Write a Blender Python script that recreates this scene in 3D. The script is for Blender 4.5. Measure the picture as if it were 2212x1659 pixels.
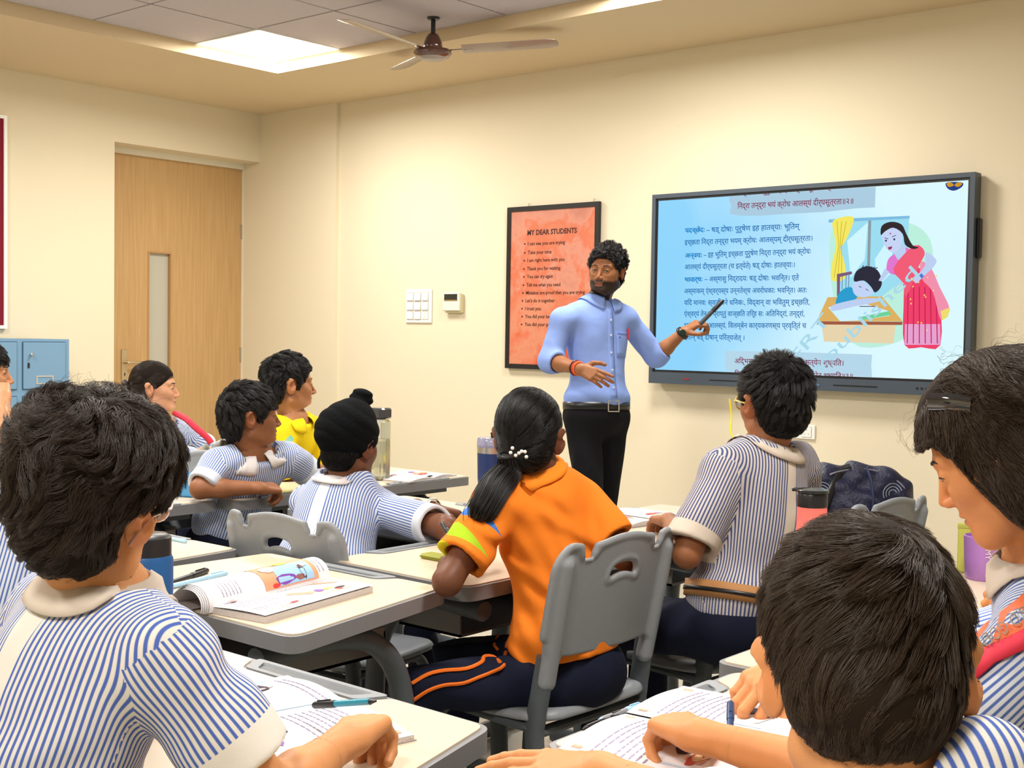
import bpy, math, random
import numpy as np
from mathutils import Vector, Matrix, noise as mnoise
random.seed(7); rng = np.random.default_rng(7)
sc = bpy.context.scene
for o in list(bpy.data.objects): bpy.data.objects.remove(o)
COL = sc.collection

# ------------------------------------------------------------------ camera, world, lights, exposure
F_PX = 2703.0
_c = np.array([1106.0, 829.5])
_y = np.array([3400-_c[0], 758-_c[1], F_PX]); _y /= np.linalg.norm(_y)
_x = -np.array([-2083-_c[0], 671-_c[1], F_PX]); _x -= _y*_x.dot(_y); _x /= np.linalg.norm(_x)
RC = np.array([_x, _y, np.cross(_x, _y)])           # world = RC @ (right, down, forward)
EYE = np.array([0.0, 0.0, 1.28])
cam = bpy.data.cameras.new('camera'); camo = bpy.data.objects.new('camera', cam); COL.objects.link(camo)
cam.sensor_width = 36.0; cam.lens = F_PX/2212*36; cam.clip_start = 0.05
camo.matrix_world = Matrix(((RC[0][0], -RC[0][1], -RC[0][2], EYE[0]), (RC[1][0], -RC[1][1], -RC[1][2], EYE[1]),
                            (RC[2][0], -RC[2][1], -RC[2][2], EYE[2]), (0, 0, 0, 1)))
sc.camera = camo
w = bpy.data.worlds.new('world'); sc.world = w; w.use_nodes = True
w.node_tree.nodes['Background'].inputs[0].default_value = (1, .97, .9, 1)
w.node_tree.nodes['Background'].inputs[1].default_value = .5
sc.view_settings.view_transform = 'Standard'; sc.view_settings.look = 'None'
sc.view_settings.gamma = 1; sc.view_settings.use_curve_mapping = False
sc.view_settings.exposure = 0.0
CEIL = 2.83; TILEZ = 2.90
LIGHT_CELLS = [(0, 0), (4, 0), (0, 4), (4, 4), (8, 4), (4, 8), (8, 8)]
def cell_xy(i, j): return -6.135+.643*(i+.5), 4.93-.645*(j+.5)
LIGHT_W = 55.0
for i, j in LIGHT_CELLS:
    l = bpy.data.lights.new('panel_light', 'AREA'); l.shape = 'RECTANGLE'; l.size = .56; l.size_y = .56
    l.energy = LIGHT_W; l.color = (1, .96, .90)
    o = bpy.data.objects.new('panel_light', l); COL.objects.link(o)
    x, y = cell_xy(i, j); o.location = (x+(.05 if i == 0 else 0), y, TILEZ-.02)

def W(px, py, d):                                     # point seen at a pixel of the photograph at depth d
    return EYE+RC@np.array([(px-_c[0])/F_PX, (py-_c[1])/F_PX, 1.])*d
def atz(px, py, z):
    r = RC@np.array([(px-_c[0])/F_PX, (py-_c[1])/F_PX, 1.]); return EYE+r*((z-EYE[2])/r[2])
def aty(px, py, y):
    r = RC@np.array([(px-_c[0])/F_PX, (py-_c[1])/F_PX, 1.]); return EYE+r*(y/r[1])
def atx(px, py, x):
    r = RC@np.array([(px-_c[0])/F_PX, (py-_c[1])/F_PX, 1.]); return EYE+r*(x/r[0])

# ------------------------------------------------------------------ materials
MATS = {}
def mat(name, col=(.5, .5, .5), rough=.5, metal=0., spec=.5, emit=None, es=1., alpha=1., trans=0., ior=1.45,
        bump=0., bscale=40., var=0., vscale=6., coat=0.):
    if name in MATS: return MATS[name]
    m = bpy.data.materials.new(name); m.use_nodes = True; MATS[name] = m
    nt = m.node_tree; b = nt.nodes['Principled BSDF']
    b.inputs['Base Color'].default_value = (*col, 1); b.inputs['Roughness'].default_value = rough
    b.inputs['Metallic'].default_value = metal; b.inputs['Specular IOR Level'].default_value = spec
    b.inputs['IOR'].default_value = ior; b.inputs['Transmission Weight'].default_value = trans
    b.inputs['Coat Weight'].default_value = coat
    if emit: b.inputs['Emission Color'].default_value = (*emit, 1); b.inputs['Emission Strength'].default_value = es
    tc = nt.nodes.new('ShaderNodeTexCoord')
    if var:
        n = nt.nodes.new('ShaderNodeTexNoise'); n.inputs['Scale'].default_value = vscale; n.inputs['Detail'].default_value = 4
        nt.links.new(tc.outputs['Object'], n.inputs['Vector'])
        mx = nt.nodes.new('ShaderNodeMix'); mx.data_type = 'RGBA'
        mx.inputs[6].default_value = (*[c*(1-var) for c in col], 1); mx.inputs[7].default_value = (*[min(1, c*(1+var)) for c in col], 1)
        nt.links.new(n.outputs['Fac'], mx.inputs[0]); nt.links.new(mx.outputs[2], b.inputs['Base Color'])
    if bump:
        n = nt.nodes.new('ShaderNodeTexNoise'); n.inputs['Scale'].default_value = bscale; n.inputs['Detail'].default_value = 3
        nt.links.new(tc.outputs['Object'], n.inputs['Vector'])
        bp = nt.nodes.new('ShaderNodeBump'); bp.inputs['Strength'].default_value = bump; bp.inputs['Distance'].default_value = .01
        nt.links.new(n.outputs['Fac'], bp.inputs['Height']); nt.links.new(bp.outputs[0], b.inputs['Normal'])
    return m
def bsdf(m): return m.node_tree.nodes['Principled BSDF']
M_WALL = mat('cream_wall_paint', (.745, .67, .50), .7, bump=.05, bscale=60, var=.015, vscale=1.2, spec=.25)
M_SOFF = mat('shade_toned_ceiling_paint', (.66, .535, .345), .7, bump=.05, bscale=60, spec=.25)  # base colour darkened to tan to stand in for shade on the soffit
M_TILE = mat('mineral_ceiling_tile', (.50, .46, .49), .85, bump=.25, bscale=220)
M_GRID = mat('ceiling_grid_metal', (.42, .38, .40), .5)
M_FLOOR = mat('beige_floor', (.50, .47, .40), .25, var=.04)
M_WOOD = mat('oak_veneer', (.62, .39, .17), .5)
nt = M_WOOD.node_tree; tc = nt.nodes.new('ShaderNodeTexCoord'); mp = nt.nodes.new('ShaderNodeMapping'); mp.inputs['Scale'].default_value = (30, 30, 1.2)
n1 = nt.nodes.new('ShaderNodeTexNoise'); n1.inputs['Scale'].default_value = 2.2; n1.inputs['Detail'].default_value = 6
cr = nt.nodes.new('ShaderNodeValToRGB'); cr.color_ramp.elements[0].color = (.46, .28, .115, 1); cr.color_ramp.elements[1].color = (.54, .35, .155, 1)
cr.color_ramp.elements[0].position = .3; cr.color_ramp.elements[1].position = .7
nt.links.new(tc.outputs['Object'], mp.inputs[0]); nt.links.new(mp.outputs[0], n1.inputs[0]); nt.links.new(n1.outputs[0], cr.inputs[0]); nt.links.new(cr.outputs[0], bsdf(M_WOOD).inputs['Base Color'])
M_LAM = mat('cream_laminate', (.68, .565, .415), .32, var=.03, vscale=9)
nt = M_LAM.node_tree
M_GREY = mat('grey_plastic', (.27, .29, .31), .38, bump=.12, bscale=500, spec=.4)
M_EDGE = mat('grey_edge_band', (.22, .22, .23), .4)
M_DARK = mat('charcoal_tube', (.085, .10, .11), .4, bump=.1, bscale=400)
M_BLACK = mat('black_plastic', (.012, .012, .014), .35)
M_WHITE = mat('white_plastic', (.82, .81, .76), .35)
M_PAPER = mat('paper', (.86, .84, .86), .7)
M_PAGES = mat('page_edges', (.62, .57, .55), .8, bump=.3, bscale=300)
M_STEEL = mat('steel', (.62, .60, .56), .28, metal=1.)
M_GLASS = mat('clear_glass', (.9, .95, .93), .03, trans=1., ior=1.3)

# ------------------------------------------------------------------ mesh helpers
def link(o, parent=None):
    COL.objects.link(o)
    if parent is not None: o.parent = parent
    return o
def meshobj(name, v, f, m, parent=None, smooth=False, kind=None):
    me = bpy.data.meshes.new(name); me.from_pydata([tuple(map(float, p)) for p in v], [], [tuple(map(int, q)) for q in f]); me.update()
    if m is not None: me.materials.append(m)
    if smooth: me.polygons.foreach_set('use_smooth', [True]*len(me.polygons))
    o = link(bpy.data.objects.new(name, me), parent)
    if kind: o['kind'] = kind
    return o
def npmesh(name, V, Q, m, parent=None, smooth=True):
    me = bpy.data.meshes.new(name); V = np.asarray(V, np.float32); Q = np.asarray(Q, np.int32); k = Q.shape[1]
    me.vertices.add(len(V)); me.vertices.foreach_set('co', V.ravel())
    me.loops.add(Q.size); me.loops.foreach_set('vertex_index', Q.ravel())
    me.polygons.add(len(Q)); me.polygons.foreach_set('loop_start', np.arange(0, Q.size, k, dtype=np.int32))
    me.polygons.foreach_set('use_smooth', np.full(len(Q), smooth)); me.update(calc_edges=True); me.validate()
    if m is not None: me.materials.append(m)
    return link(bpy.data.objects.new(name, me), parent)
def tag(o, label=None, cat=None, group=None, kind=None):
    if label: o['label'] = label
    if cat: o['category'] = cat
    if group: o['group'] = group
    if kind: o['kind'] = kind
    return o
def thing(name, loc=(0, 0, 0), rz=0., label=None, cat=None, group=None):
    o = bpy.data.objects.new(name, None); o.empty_display_size = .05; COL.objects.link(o)
    o.location = tuple(map(float, loc)); o.rotation_euler = (0, 0, rz); return tag(o, label, cat, group)
class MB:
    def __init__(s): s.v = []; s.f = []
    def add(s, v, f):
        n = len(s.v); s.v += [tuple(map(float, p)) for p in v]; s.f += [tuple(i+n for i in q) for q in f]; return s
    def box(s, a, b, bev=0.):
        (x0, y0, z0), (x1, y1, z1) = a, b
        x0, x1 = min(x0, x1), max(x0, x1); y0, y1 = min(y0, y1), max(y0, y1); z0, z1 = min(z0, z1), max(z0, z1)
        if bev <= 0:
            return s.add([(x0, y0, z0), (x1, y0, z0), (x1, y1, z0), (x0, y1, z0), (x0, y0, z1), (x1, y0, z1), (x1, y1, z1), (x0, y1, z1)],
                         [(0, 3, 2, 1), (4, 5, 6, 7), (0, 1, 5, 4), (1, 2, 6, 5), (2, 3, 7, 6), (3, 0, 4, 7)])
        d = min(bev, (x1-x0)*.45, (y1-y0)*.45, (z1-z0)*.45)
        v = []
        for z, q in ((z0, d), (z0+d, 0), (z1-d, 0), (z1, d)):
            a_, b_, c_, e_ = x0+q, x1-q, y0+q, y1-q
            r = d if q == 0 else 0
            if q == 0: v += [(x0+d, y0, z), (x1-d, y0, z), (x1, y0+d, z), (x1, y1-d, z), (x1-d, y1, z), (x0+d, y1, z), (x0, y1-d, z), (x0, y0+d, z)]
            else: v += [(x0+d*1.3, y0+d, z), (x1-d*1.3, y0+d, z), (x1-d, y0+d*1.3, z), (x1-d, y1-d*1.3, z), (x1-d*1.3, y1-d, z), (x0+d*1.3, y1-d, z), (x0+d, y1-d*1.3, z), (x0+d, y0+d*1.3, z)]
        f = [tuple(range(7, -1, -1)), tuple(range(24, 32))]
        for k in range(3):
            for i in range(8):
                j = (i+1) % 8; f.append((k*8+i, k*8+j, k*8+8+j, k*8+8+i))
        return s.add(v, f)
    def prism(s, poly, z0, z1):
        n = len(poly); v = [(x, y, z0) for x, y in poly]+[(x, y, z1) for x, y in poly]
        return s.add(v, [tuple(range(n-1, -1, -1)), tuple(range(n, 2*n))]+[(i, (i+1) % n, n+(i+1) % n, n+i) for i in range(n)])
    def lathe(s, prof, c=(0, 0, 0), n=28, ax=2):
        v = []; f = []
        for r, z in prof:
            for k in range(n):
                a = 2*math.pi*k/n; p = [r*math.cos(a), r*math.sin(a), z]
                if ax == 1: p = [p[0], p[2], p[1]]
                if ax == 0: p = [p[2], p[0], p[1]]
                v.append((p[0]+c[0], p[1]+c[1], p[2]+c[2]))
        for i in range(len(prof)-1):
            for k in range(n): f.append((i*n+k, i*n+(k+1) % n, (i+1)*n+(k+1) % n, (i+1)*n+k))
        f.append(tuple(range(n-1, -1, -1))); f.append(tuple(range((len(prof)-1)*n, len(prof)*n)))
        return s.add(v, f)
    def tube(s, pts, r, n=10, rx=None):
        pts = [Vector(tuple(map(float, p))) for p in pts]; v = []; f = []; m = len(pts); up = None
        for i, p in enumerate(pts):
            t = (pts[min(i+1, m-1)]-pts[max(i-1, 0)]).normalized()
            if up is None: up = Vector((0, 0, 1)) if abs(t.z) < .9 else Vector((1, 0, 0))
            a = t.cross(up).normalized(); b = a.cross(t).normalized(); up = b
            ri = r[i] if isinstance(r, (list, tuple)) else r; rj = ri if rx is None else rx
            for k in range(n):
                q = 2*math.pi*k/n; v.append(p+a*math.cos(q)*ri+b*math.sin(q)*rj)
        for i in range(m-1):
            for k in range(n): f.append((i*n+k, i*n+(k+1) % n, (i+1)*n+(k+1) % n, (i+1)*n+k))
        f.append(tuple(range(n-1, -1, -1))); f.append(tuple(range((m-1)*n, m*n)))
        return s.add(v, f)
    def build(s, name, m, parent=None, smooth=False, kind=None):
        o = meshobj(name, s.v, s.f, m, parent, smooth, kind)
        if smooth:
            me = o.data
            try: me.shade_auto_smooth
            except Exception: pass
            me.set_sharp_from_angle(angle=math.radians(38))
        return o
def arc(pts, n=8):                                    # Catmull-Rom through points
    P = [Vector(tuple(map(float, p))) for p in pts]; P = [P[0]*2-P[1]]+P+[P[-1]*2-P[-2]]; out = []
    for i in range(1, len(P)-2):
        for k in range(n):
            t = k/n; a, b, c, d = P[i-1:i+3]
            out.append(.5*((2*b)+(c-a)*t+(2*a-5*b+4*c-d)*t*t+(-a+3*b-3*c+d)*t**3))
    out.append(P[-2]); return out
def rpoly(pts, r, n=5):                               # polygon with rounded corners
    out = []; m = len(pts)
    for i in range(m):
        p = Vector(pts[i]); a = Vector(pts[i-1]); b = Vector(pts[(i+1) % m])
        ri = r[i] if isinstance(r, (list, tuple)) else r
        u = p+(a-p).normalized()*ri; v = p+(b-p).normalized()*ri
        for k in range(n+1):
            t = k/n; out.append(tuple(u*(1-t)**2+p*2*t*(1-t)+v*t*t))
    return out
_fonts = {}
def text_mesh(s, size, spacing=1., width=None, shear=0., bold=0.):
    cu = bpy.data.curves.new('t', 'FONT'); cu.body = s; cu.size = size; cu.space_character = spacing; cu.shear = shear; cu.offset = bold; cu.resolution_u = 2
    cu.align_x = 'LEFT'; ob = bpy.data.objects.new('t', cu); COL.objects.link(ob)
    bpy.context.view_layer.update(); dg = bpy.context.evaluated_depsgraph_get()
    me = bpy.data.meshes.new_from_object(ob.evaluated_get(dg)); bpy.data.objects.remove(ob)
    v = np.array([x.co[:] for x in me.vertices]) if len(me.vertices) else np.zeros((0, 3)); f = [tuple(p.vertices) for p in me.polygons]
    bpy.data.meshes.remove(me)
    if len(v) and width:
        v[:, 0] -= v[:, 0].min(); v[:, 0] *= width/max(v[:, 0].max(), 1e-6)
    return v, f
def text_on(name, s, size, origin, ux, uy, m, parent=None, width=None, off=.0, bold=0.):
    v, f = text_mesh(s, size, width=width, bold=bold)
    if not len(v): return None
    ux = np.array(ux, float); uy = np.array(uy, float); n = np.cross(ux, uy)
    V = np.array(origin)+v[:, :1]*ux+v[:, 1:2]*uy+n*off
    return meshobj(name, V, f, m, parent)

# ------------------------------------------------------------------ signed distance bodies
def v3(*a): return np.array(a, np.float32)
def unit(v): v = np.asarray(v, float); return v/max(np.linalg.norm(v), 1e-9)
def cap(a, b, ra, rb=None):
    a = np.asarray(a, np.float32); b = np.asarray(b, np.float32); rb = ra if rb is None else rb; ba = b-a; L = float(ba@ba)+1e-12
    def f(p):
        q = p-a; h = np.clip(q@ba/L, 0, 1); q = q-h[:, None]*ba
        return np.sqrt(np.einsum('ij,ij->i', q, q))-(ra+(rb-ra)*h)
    return f
def ell(c, r, R=None):
    c = np.asarray(c, np.float32); r = np.asarray(r, np.float32); Rm = None if R is None else np.asarray(R, np.float32)
    def f(p):
        q = p-c
        if Rm is not None: q = q@Rm
        a = q/r; k0 = np.sqrt(np.einsum('ij,ij->i', a, a)); b = a/r; k1 = np.sqrt(np.einsum('ij,ij->i', b, b))
        return k0*(k0-1)/np.maximum(k1, 1e-6)
    return f
def box_(c, h, r, R=None):
    c = np.asarray(c, np.float32); h = np.asarray(h, np.float32)-r; Rm = None if R is None else np.asarray(R, np.float32)
    def f(p):
        q = p-c
        if Rm is not None: q = q@Rm
        q = np.abs(q)-h
        return np.linalg.norm(np.maximum(q, 0), axis=1)+np.minimum(q.max(1), 0)-r
    return f
def smin(a, b, k):
    h = np.clip(.5+.5*(b-a)/k, 0, 1); return b+(a-b)*h-k*h*(1-h)
def smax(a, b, k): return -smin(-a, -b, k)
def U(fs, k=.012):
    fs = [g if isinstance(g, tuple) else (g, k) for g in fs]
    def f(p):
        d = fs[0][0](p)
        for g, kk in fs[1:]: d = smin(d, g(p), kk)
        return d
    return f
def half(c, n):
    c = np.asarray(c, np.float32); n = np.asarray(unit(n), np.float32)
    return lambda p: (p-c)@n
def xf(f, M, s=1.):                                   # place a local SDF in the world: M 3x3 columns = axes, with origin t
    R, t = M; R = np.asarray(R, np.float32); t = np.asarray(t, np.float32)
    return lambda p: f(((p-t)@R)/np.float32(s))*s
def mesh_sdf(f, lo, hi, h, B=8, slack=1.25):
    lo = np.asarray(lo, float)-h*2; hi = np.asarray(hi, float)+h*2
    n = np.maximum(1, np.ceil((hi-lo)/(h*B)).astype(int))
    I = np.stack(np.meshgrid(*[np.arange(k) for k in n], indexing='ij'), -1).reshape(-1, 3)
    d = f((lo+(I+.5)*B*h).astype(np.float32)); I = I[np.abs(d) < B*h*.87*slack+h]
    if not len(I): return np.zeros((0, 3)), np.zeros((0, 4), int)
    g = np.stack(np.meshgrid(*[np.arange(B+1)]*3, indexing='ij'), -1).reshape(-1, 3)
    idx = (I[:, None, :]*B+g[None]).reshape(-1, 3)
    D = f((lo+idx*h).astype(np.float32)).reshape(len(I), B+1, B+1, B+1)
    S = D < 0
    N = (n*B+2).astype(np.int64)
    def gid(c): return (c[:, 0]*N[1]+c[:, 1])*N[2]+c[:, 2]
    c8 = S[:, :-1, :-1, :-1].astype(np.int8)
    cnt = sum(S[:, a:a+B, b:b+B, c:c+B].astype(np.int8) for a in (0, 1) for b in (0, 1) for c in (0, 1))
    act = np.argwhere((cnt > 0) & (cnt < 8))
    if not len(act): return np.zeros((0, 3)), np.zeros((0, 4), int)
    b, i, j, k = act.T
    acc = np.zeros((len(act), 3)); num = np.zeros(len(act))
    cor = [(x, y, z) for x in (0, 1) for y in (0, 1) for z in (0, 1)]
    val = {c: D[b, i+c[0], j+c[1], k+c[2]] for c in cor}
    for c in cor:
        for ax in range(3):
            if c[ax] == 0:
                e = list(c); e[ax] = 1; e = tuple(e); a0, a1 = val[c], val[e]; m = (a0 < 0) != (a1 < 0)
                t = np.where(m, a0/np.where(m, a0-a1, 1), 0)
                pt = np.tile(np.array(c, float), (len(act), 1)); pt[:, ax] = t
                acc += pt*m[:, None]; num += m
    cells = I[b]*B+np.stack([i, j, k], 1)
    V = lo+(cells+acc/num[:, None])*h
    ids = gid(cells); order = np.argsort(ids); sids = ids[order]
    quads = []
    for ax in range(3):
        sl0 = [slice(None)]+[slice(0, B)]*3; sl1 = list(sl0); sl1[1+ax] = slice(1, B+1)
        s0 = S[tuple(sl0)]; s1 = S[tuple(sl1)]; E_ = np.argwhere(s0 != s1)
        if not len(E_): continue
        bb = E_[:, 0]; cc = I[bb]*B+E_[:, 1:]; inside = s0[tuple(E_.T)]
        u, v = (ax+1) % 3, (ax+2) % 3; q = []
        for du, dv in ((0, 0), (1, 0), (1, 1), (0, 1)):
            c = cc.copy(); c[:, u] -= du; c[:, v] -= dv; gi = gid(c); p = np.searchsorted(sids, gi); p = np.minimum(p, len(sids)-1)
            q.append(np.where((sids[p] == gi) & (c.min(1) >= 0), order[p], -1))
        q = np.stack(q, 1); ok = (q >= 0).all(1); q = q[ok]; ins = inside[ok]
        q[~ins] = q[~ins][:, ::-1]; quads.append(q)
    return V, np.concatenate(quads)
def grad(f, P, e=.0015):
    P = P.astype(np.float32); g = 0
    for k in ((1, -1, -1), (-1, -1, 1), (-1, 1, -1), (1, 1, 1)): k = v3(*k); g = g+k[None, :]*f(P+k*np.float32(e))[:, None]
    return g/np.maximum(np.linalg.norm(g, axis=1, keepdims=True), 1e-9)
def snap(f, V):
    d = f(V.astype(np.float32)); return V-grad(f, V)*np.clip(d, -.003, .003)[:, None]
def keep(V, Q, mask_fn):
    c = V[Q].mean(1); Q = Q[mask_fn(c)]; used = np.unique(Q); m = np.full(len(V), -1); m[used] = np.arange(len(used)); return V[used], m[Q]
def join(parts):
    Vs = []; Qs = []; n = 0
    for V, Q in parts:
        if len(Q): Vs.append(V); Qs.append(Q+n); n += len(V)
    return np.concatenate(Vs), np.concatenate(Qs)
def sdf_obj(name, f, lo, hi, h, m, parent=None, smooth=True):
    V, Q = mesh_sdf(f, lo, hi, h); V = snap(f, V); return npmesh(name, V, Q, m, parent, smooth)

# ------------------------------------------------------------------ the room
XL, YW, XR, YB = -7.29, 5.78, 2.3, -2.2
DX = -7.50                                            # plane of the door leaf
def st(o): o['kind'] = 'structure'; return o
st(MB().box((XL-.5, YB-.1, -.1), (XR+.1, YW+.3, 0)).build('floor', M_FLOOR))
b = MB().box((XL-.35, YB-.1, 0), (XL, 4.565, 3.05)).box((XL-.35, 4.565, 2.49), (XL, 5.75, 3.05))
wl = st(b.build('wall_left', M_WALL))
st(MB().box((XL-.35, 5.75, 0), (-6.475, 6.0, 3.05)).box((-6.475, YW, 0), (XR+.1, 6.0, 3.05)).build('wall_front', M_WALL))
st(MB().box((XR, YB, 0), (XR+.1, YW, 3.05)).build('wall_right', M_WALL))
st(MB().box((XL, YB-.1, 0), (XR, YB, 3.05)).build('wall_back', M_WALL))
OX0, OX1, OY0, OY1 = -6.03, 1.6, -1.6, 4.88           # coffer opening
b = MB()
b.box((XL, OY1, CEIL), (XR, YW, 3.05)).box((XL, YB, CEIL), (XR, OY0, 3.05)).box((XL, OY0, CEIL), (OX0, OY1, 3.05)).box((OX1, OY0, CEIL), (XR, OY1, 3.05))
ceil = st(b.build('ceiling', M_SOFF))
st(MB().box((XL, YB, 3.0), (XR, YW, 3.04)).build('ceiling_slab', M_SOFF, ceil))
tm = None
for i in range(12):
    for j in range(10):
        if (i, j) in LIGHT_CELLS: continue
        x0, x1 = -6.135+.643*i, -6.135+.643*(i+1); y1, y0 = 4.93-.645*j, 4.93-.645*(j+1)
        g = .006
        if 0 < i < 11 and 0 < j < 9:
            if tm is None:
                tm = MB().box((-.3215+g, -.3225+g, 0), (.3215-g, .3225-g, .012), .003).build('ceiling_tile', M_TILE, ceil).data
                bpy.data.objects.remove([o for o in bpy.data.objects if o.data == tm][0])
            o = bpy.data.objects.new('ceiling_tile', tm); link(o, ceil); o.location = ((x0+x1)/2, (y0+y1)/2, TILEZ)
        else:
            MB().box((max(x0, OX0)+g, max(y0, OY0)+g, TILEZ), (min(x1, OX1)-g, min(y1, OY1)-g, TILEZ+.012)).build('ceiling_tile', M_TILE, ceil)
b = MB()
for i in range(1, 12): b.box((-6.135+.643*i-.012, OY0, TILEZ+.010), (-6.135+.643*i+.012, OY1, TILEZ+.02))
for j in range(1, 10): b.box((OX0, 4.93-.645*j-.012, TILEZ+.010), (OX1, 4.93-.645*j+.012, TILEZ+.02))
g_ = b.build('ceiling_grid', M_GRID, ceil)
M_LAMP = mat('lit_diffuser', (1, 1, 1), .5, emit=(1, .98, .94), es=3.)
for n, (i, j) in enumerate(LIGHT_CELLS):
    x, y = cell_xy(i, j); dx = .05 if i == 0 else 0; dy = -.02 if j == 0 else 0
    vis = {(0, 0): 'square white LED panel shining in the corner of the tiled ceiling', (4, 0): 'square white LED panel at the top edge right of the ceiling fan'}.get((i, j), ['square white LED panel over the middle of the classroom', 'square white LED panel over the left wall lockers', 'square white LED panel over the right hand desks', 'square white LED panel above the camera', 'square white LED panel behind the camera to the right'][n % 5])
    t = thing('ceiling_light', (x+dx, y+dy, TILEZ), 0, vis, 'ceiling light', 'LED panels in the ceiling')
    MB().box((-.27, -.285, -.002), (.29, .285, .010)).build('diffuser', M_LAMP, t)
    b = MB()
    for s in (-1, 1): b.box((s*.285-.006+.01, -.3, -.004), (s*.285+.006+.01, .3, .012)).box((-.29, s*.294-.007, -.004), (.30, s*.294+.007, .012))
    b.build('frame', mat('white_trim', (.85, .84, .8), .4), t)

# door
yl0 = 4.60; yl1 = float(atx(522, 500, DX)[1]); zt = float(atx(250, 330, DX)[2])
door = st(thing('door_1', (0, 0, 0)))
gy0, gy1 = float(atx(319, 600, DX)[1]), float(atx(370, 600, DX)[1]); gz1 = float(atx(345, 544, DX)[2]); gz0 = gz1-.95
MB().box((DX-.045, yl0, .01), (DX, gy0, zt)).box((DX-.045, gy0, gz1), (DX, gy1, zt)).box((DX-.045, gy0, .01), (DX, gy1, gz0)).box((DX-.045, gy1, .01), (DX, yl1, zt)).build('door_leaf', M_WOOD, door)
b = MB(); t_ = .012
b.box((DX-.03, gy0, gz0), (DX+.004, gy0+t_, gz1)).box((DX-.03, gy1-t_, gz0), (DX+.004, gy1, gz1)).box((DX-.03, gy0+t_, gz1-t_), (DX+.004, gy1-t_, gz1)).box((DX-.03, gy0+t_, gz0), (DX+.004, gy1-t_, gz0+t_))
b.build('glazing_bead', mat('dark_oak', (.42, .24, .10), .5), door)
MB().box((DX-.03, gy0+t_, gz0+t_), (DX-.024, gy1-t_, gz1-t_)).build('glass_pane', mat('frosted_pane', (.47, .45, .38), .22, spec=.6), door)
b = MB().box((DX-.06, yl1, .0), (DX+.02, 5.75, zt+.04)).box((DX-.06, 4.565, zt), (DX+.02, yl1, zt+.06)).box((DX-.06, 4.565, 0), (DX+.02, yl0, zt))
st(b.build('trim_1', mat('white_door_frame', (.80, .77, .66), .5)))
hy = float(atx(268, 790, DX)[1]); hz = float(atx(268, 783, DX)[2])
h = MB().box((DX, hy-.025, hz-.17), (DX+.008, hy+.025, hz+.09), .003).build('handle_plate', mat('brushed_brass', (.55, .45, .30), .35, metal=.9), door)
MB().tube([(DX+.005, hy, hz), (DX+.05, hy, hz), (DX+.055, hy+.03, hz), (DX+.055, hy+.13, hz)], .009).build('lever', mat('brushed_brass'), h, True)
MB().box((DX+.008, hy-.004, hz-.09), (DX+.009, hy+.004, hz-.07)).build('keyhole', M_BLACK, h)
for z in (1.95, 1.05, .25): MB().box((DX, yl1-.012, z), (DX+.012, yl1+.006, z+.10)).build('hinge', M_STEEL, door)

# maroon pinboard at the left edge
y1b = float(atx(11, 400, XL)[1]); zb1 = float(atx(11, 251, XL)[2]); zb0 = float(atx(11, 710, XL)[2])
t = thing('pin_board', (XL, y1b-1.2, zb0), 0, 'maroon felt pin board with white frame on the left wall', 'pin board')
MB().box((0, 0, 0.02), (.018, 1.18, zb1-zb0-.02)).build('felt', mat('maroon_felt', (.20, .004, .02), .9, bump=.3, bscale=300), t)
b = MB().box((0, 0, 0), (.028, 1.2, .02)).box((0, 0, zb1-zb0-.02), (.028, 1.2, zb1-zb0)).box((0, 1.18, .02), (.028, 1.2, zb1-zb0-.02)).box((0, -.02, 0), (.028, 0, zb1-zb0))
b.build('frame', mat('white_trim'), t)
# hairline crack in the wall paint
# lockers
XF = -6.9; yr = float(atx(150, 740, XF)[1]); zt_ = float(atx(150, 733, XF)[2])
M_BLUE = mat('blue_painted_steel', (.16, .30, .45), .42, var=.04); M_BLUED = mat('dark_blue_seam', (.045, .10, .17), .6)
ye = float(atx(142, 780, XF)[1]); ys = float(atx(48, 780, XF)[1]); zz1 = float(atx(100, 738, XF)[2]); zz0 = float(atx(100, 841, XF)[2])
wcell, hcell = ye-ys, zz1-zz0; px_, pz_ = wcell+(yr-ye)*1.25, hcell+.035
t = thing('locker_cabinet', (XF-.2, yr-1.2, 0), 0, 'light blue steel locker cabinet with numbered doors against the left wall', 'locker')
t2 = np.array([XF-.2, yr-1.2, 0])
b = MB().box((XF-.36-t2[0], yr-3*px_-.02-t2[1], .08), (XF-.012-t2[0], yr-t2[1], zt_))
b.build('body', M_BLUE, t)
b = MB().box((XF-.012-t2[0], yr-3*px_-.02-t2[1], .08), (XF-.004-t2[0], yr-t2[1], zt_)); b.build('front_frame', M_BLUE, t)
for s in (0, 1):
    for q in (.05, .27): MB().box((XF-.36+q-t2[0], yr-.08-s*(3*px_-.1)-t2[1], 0), (XF-.32+q-t2[0], yr-.04-s*(3*px_-.1)-t2[1], .08)).build('foot', M_BLACK, t)
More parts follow.
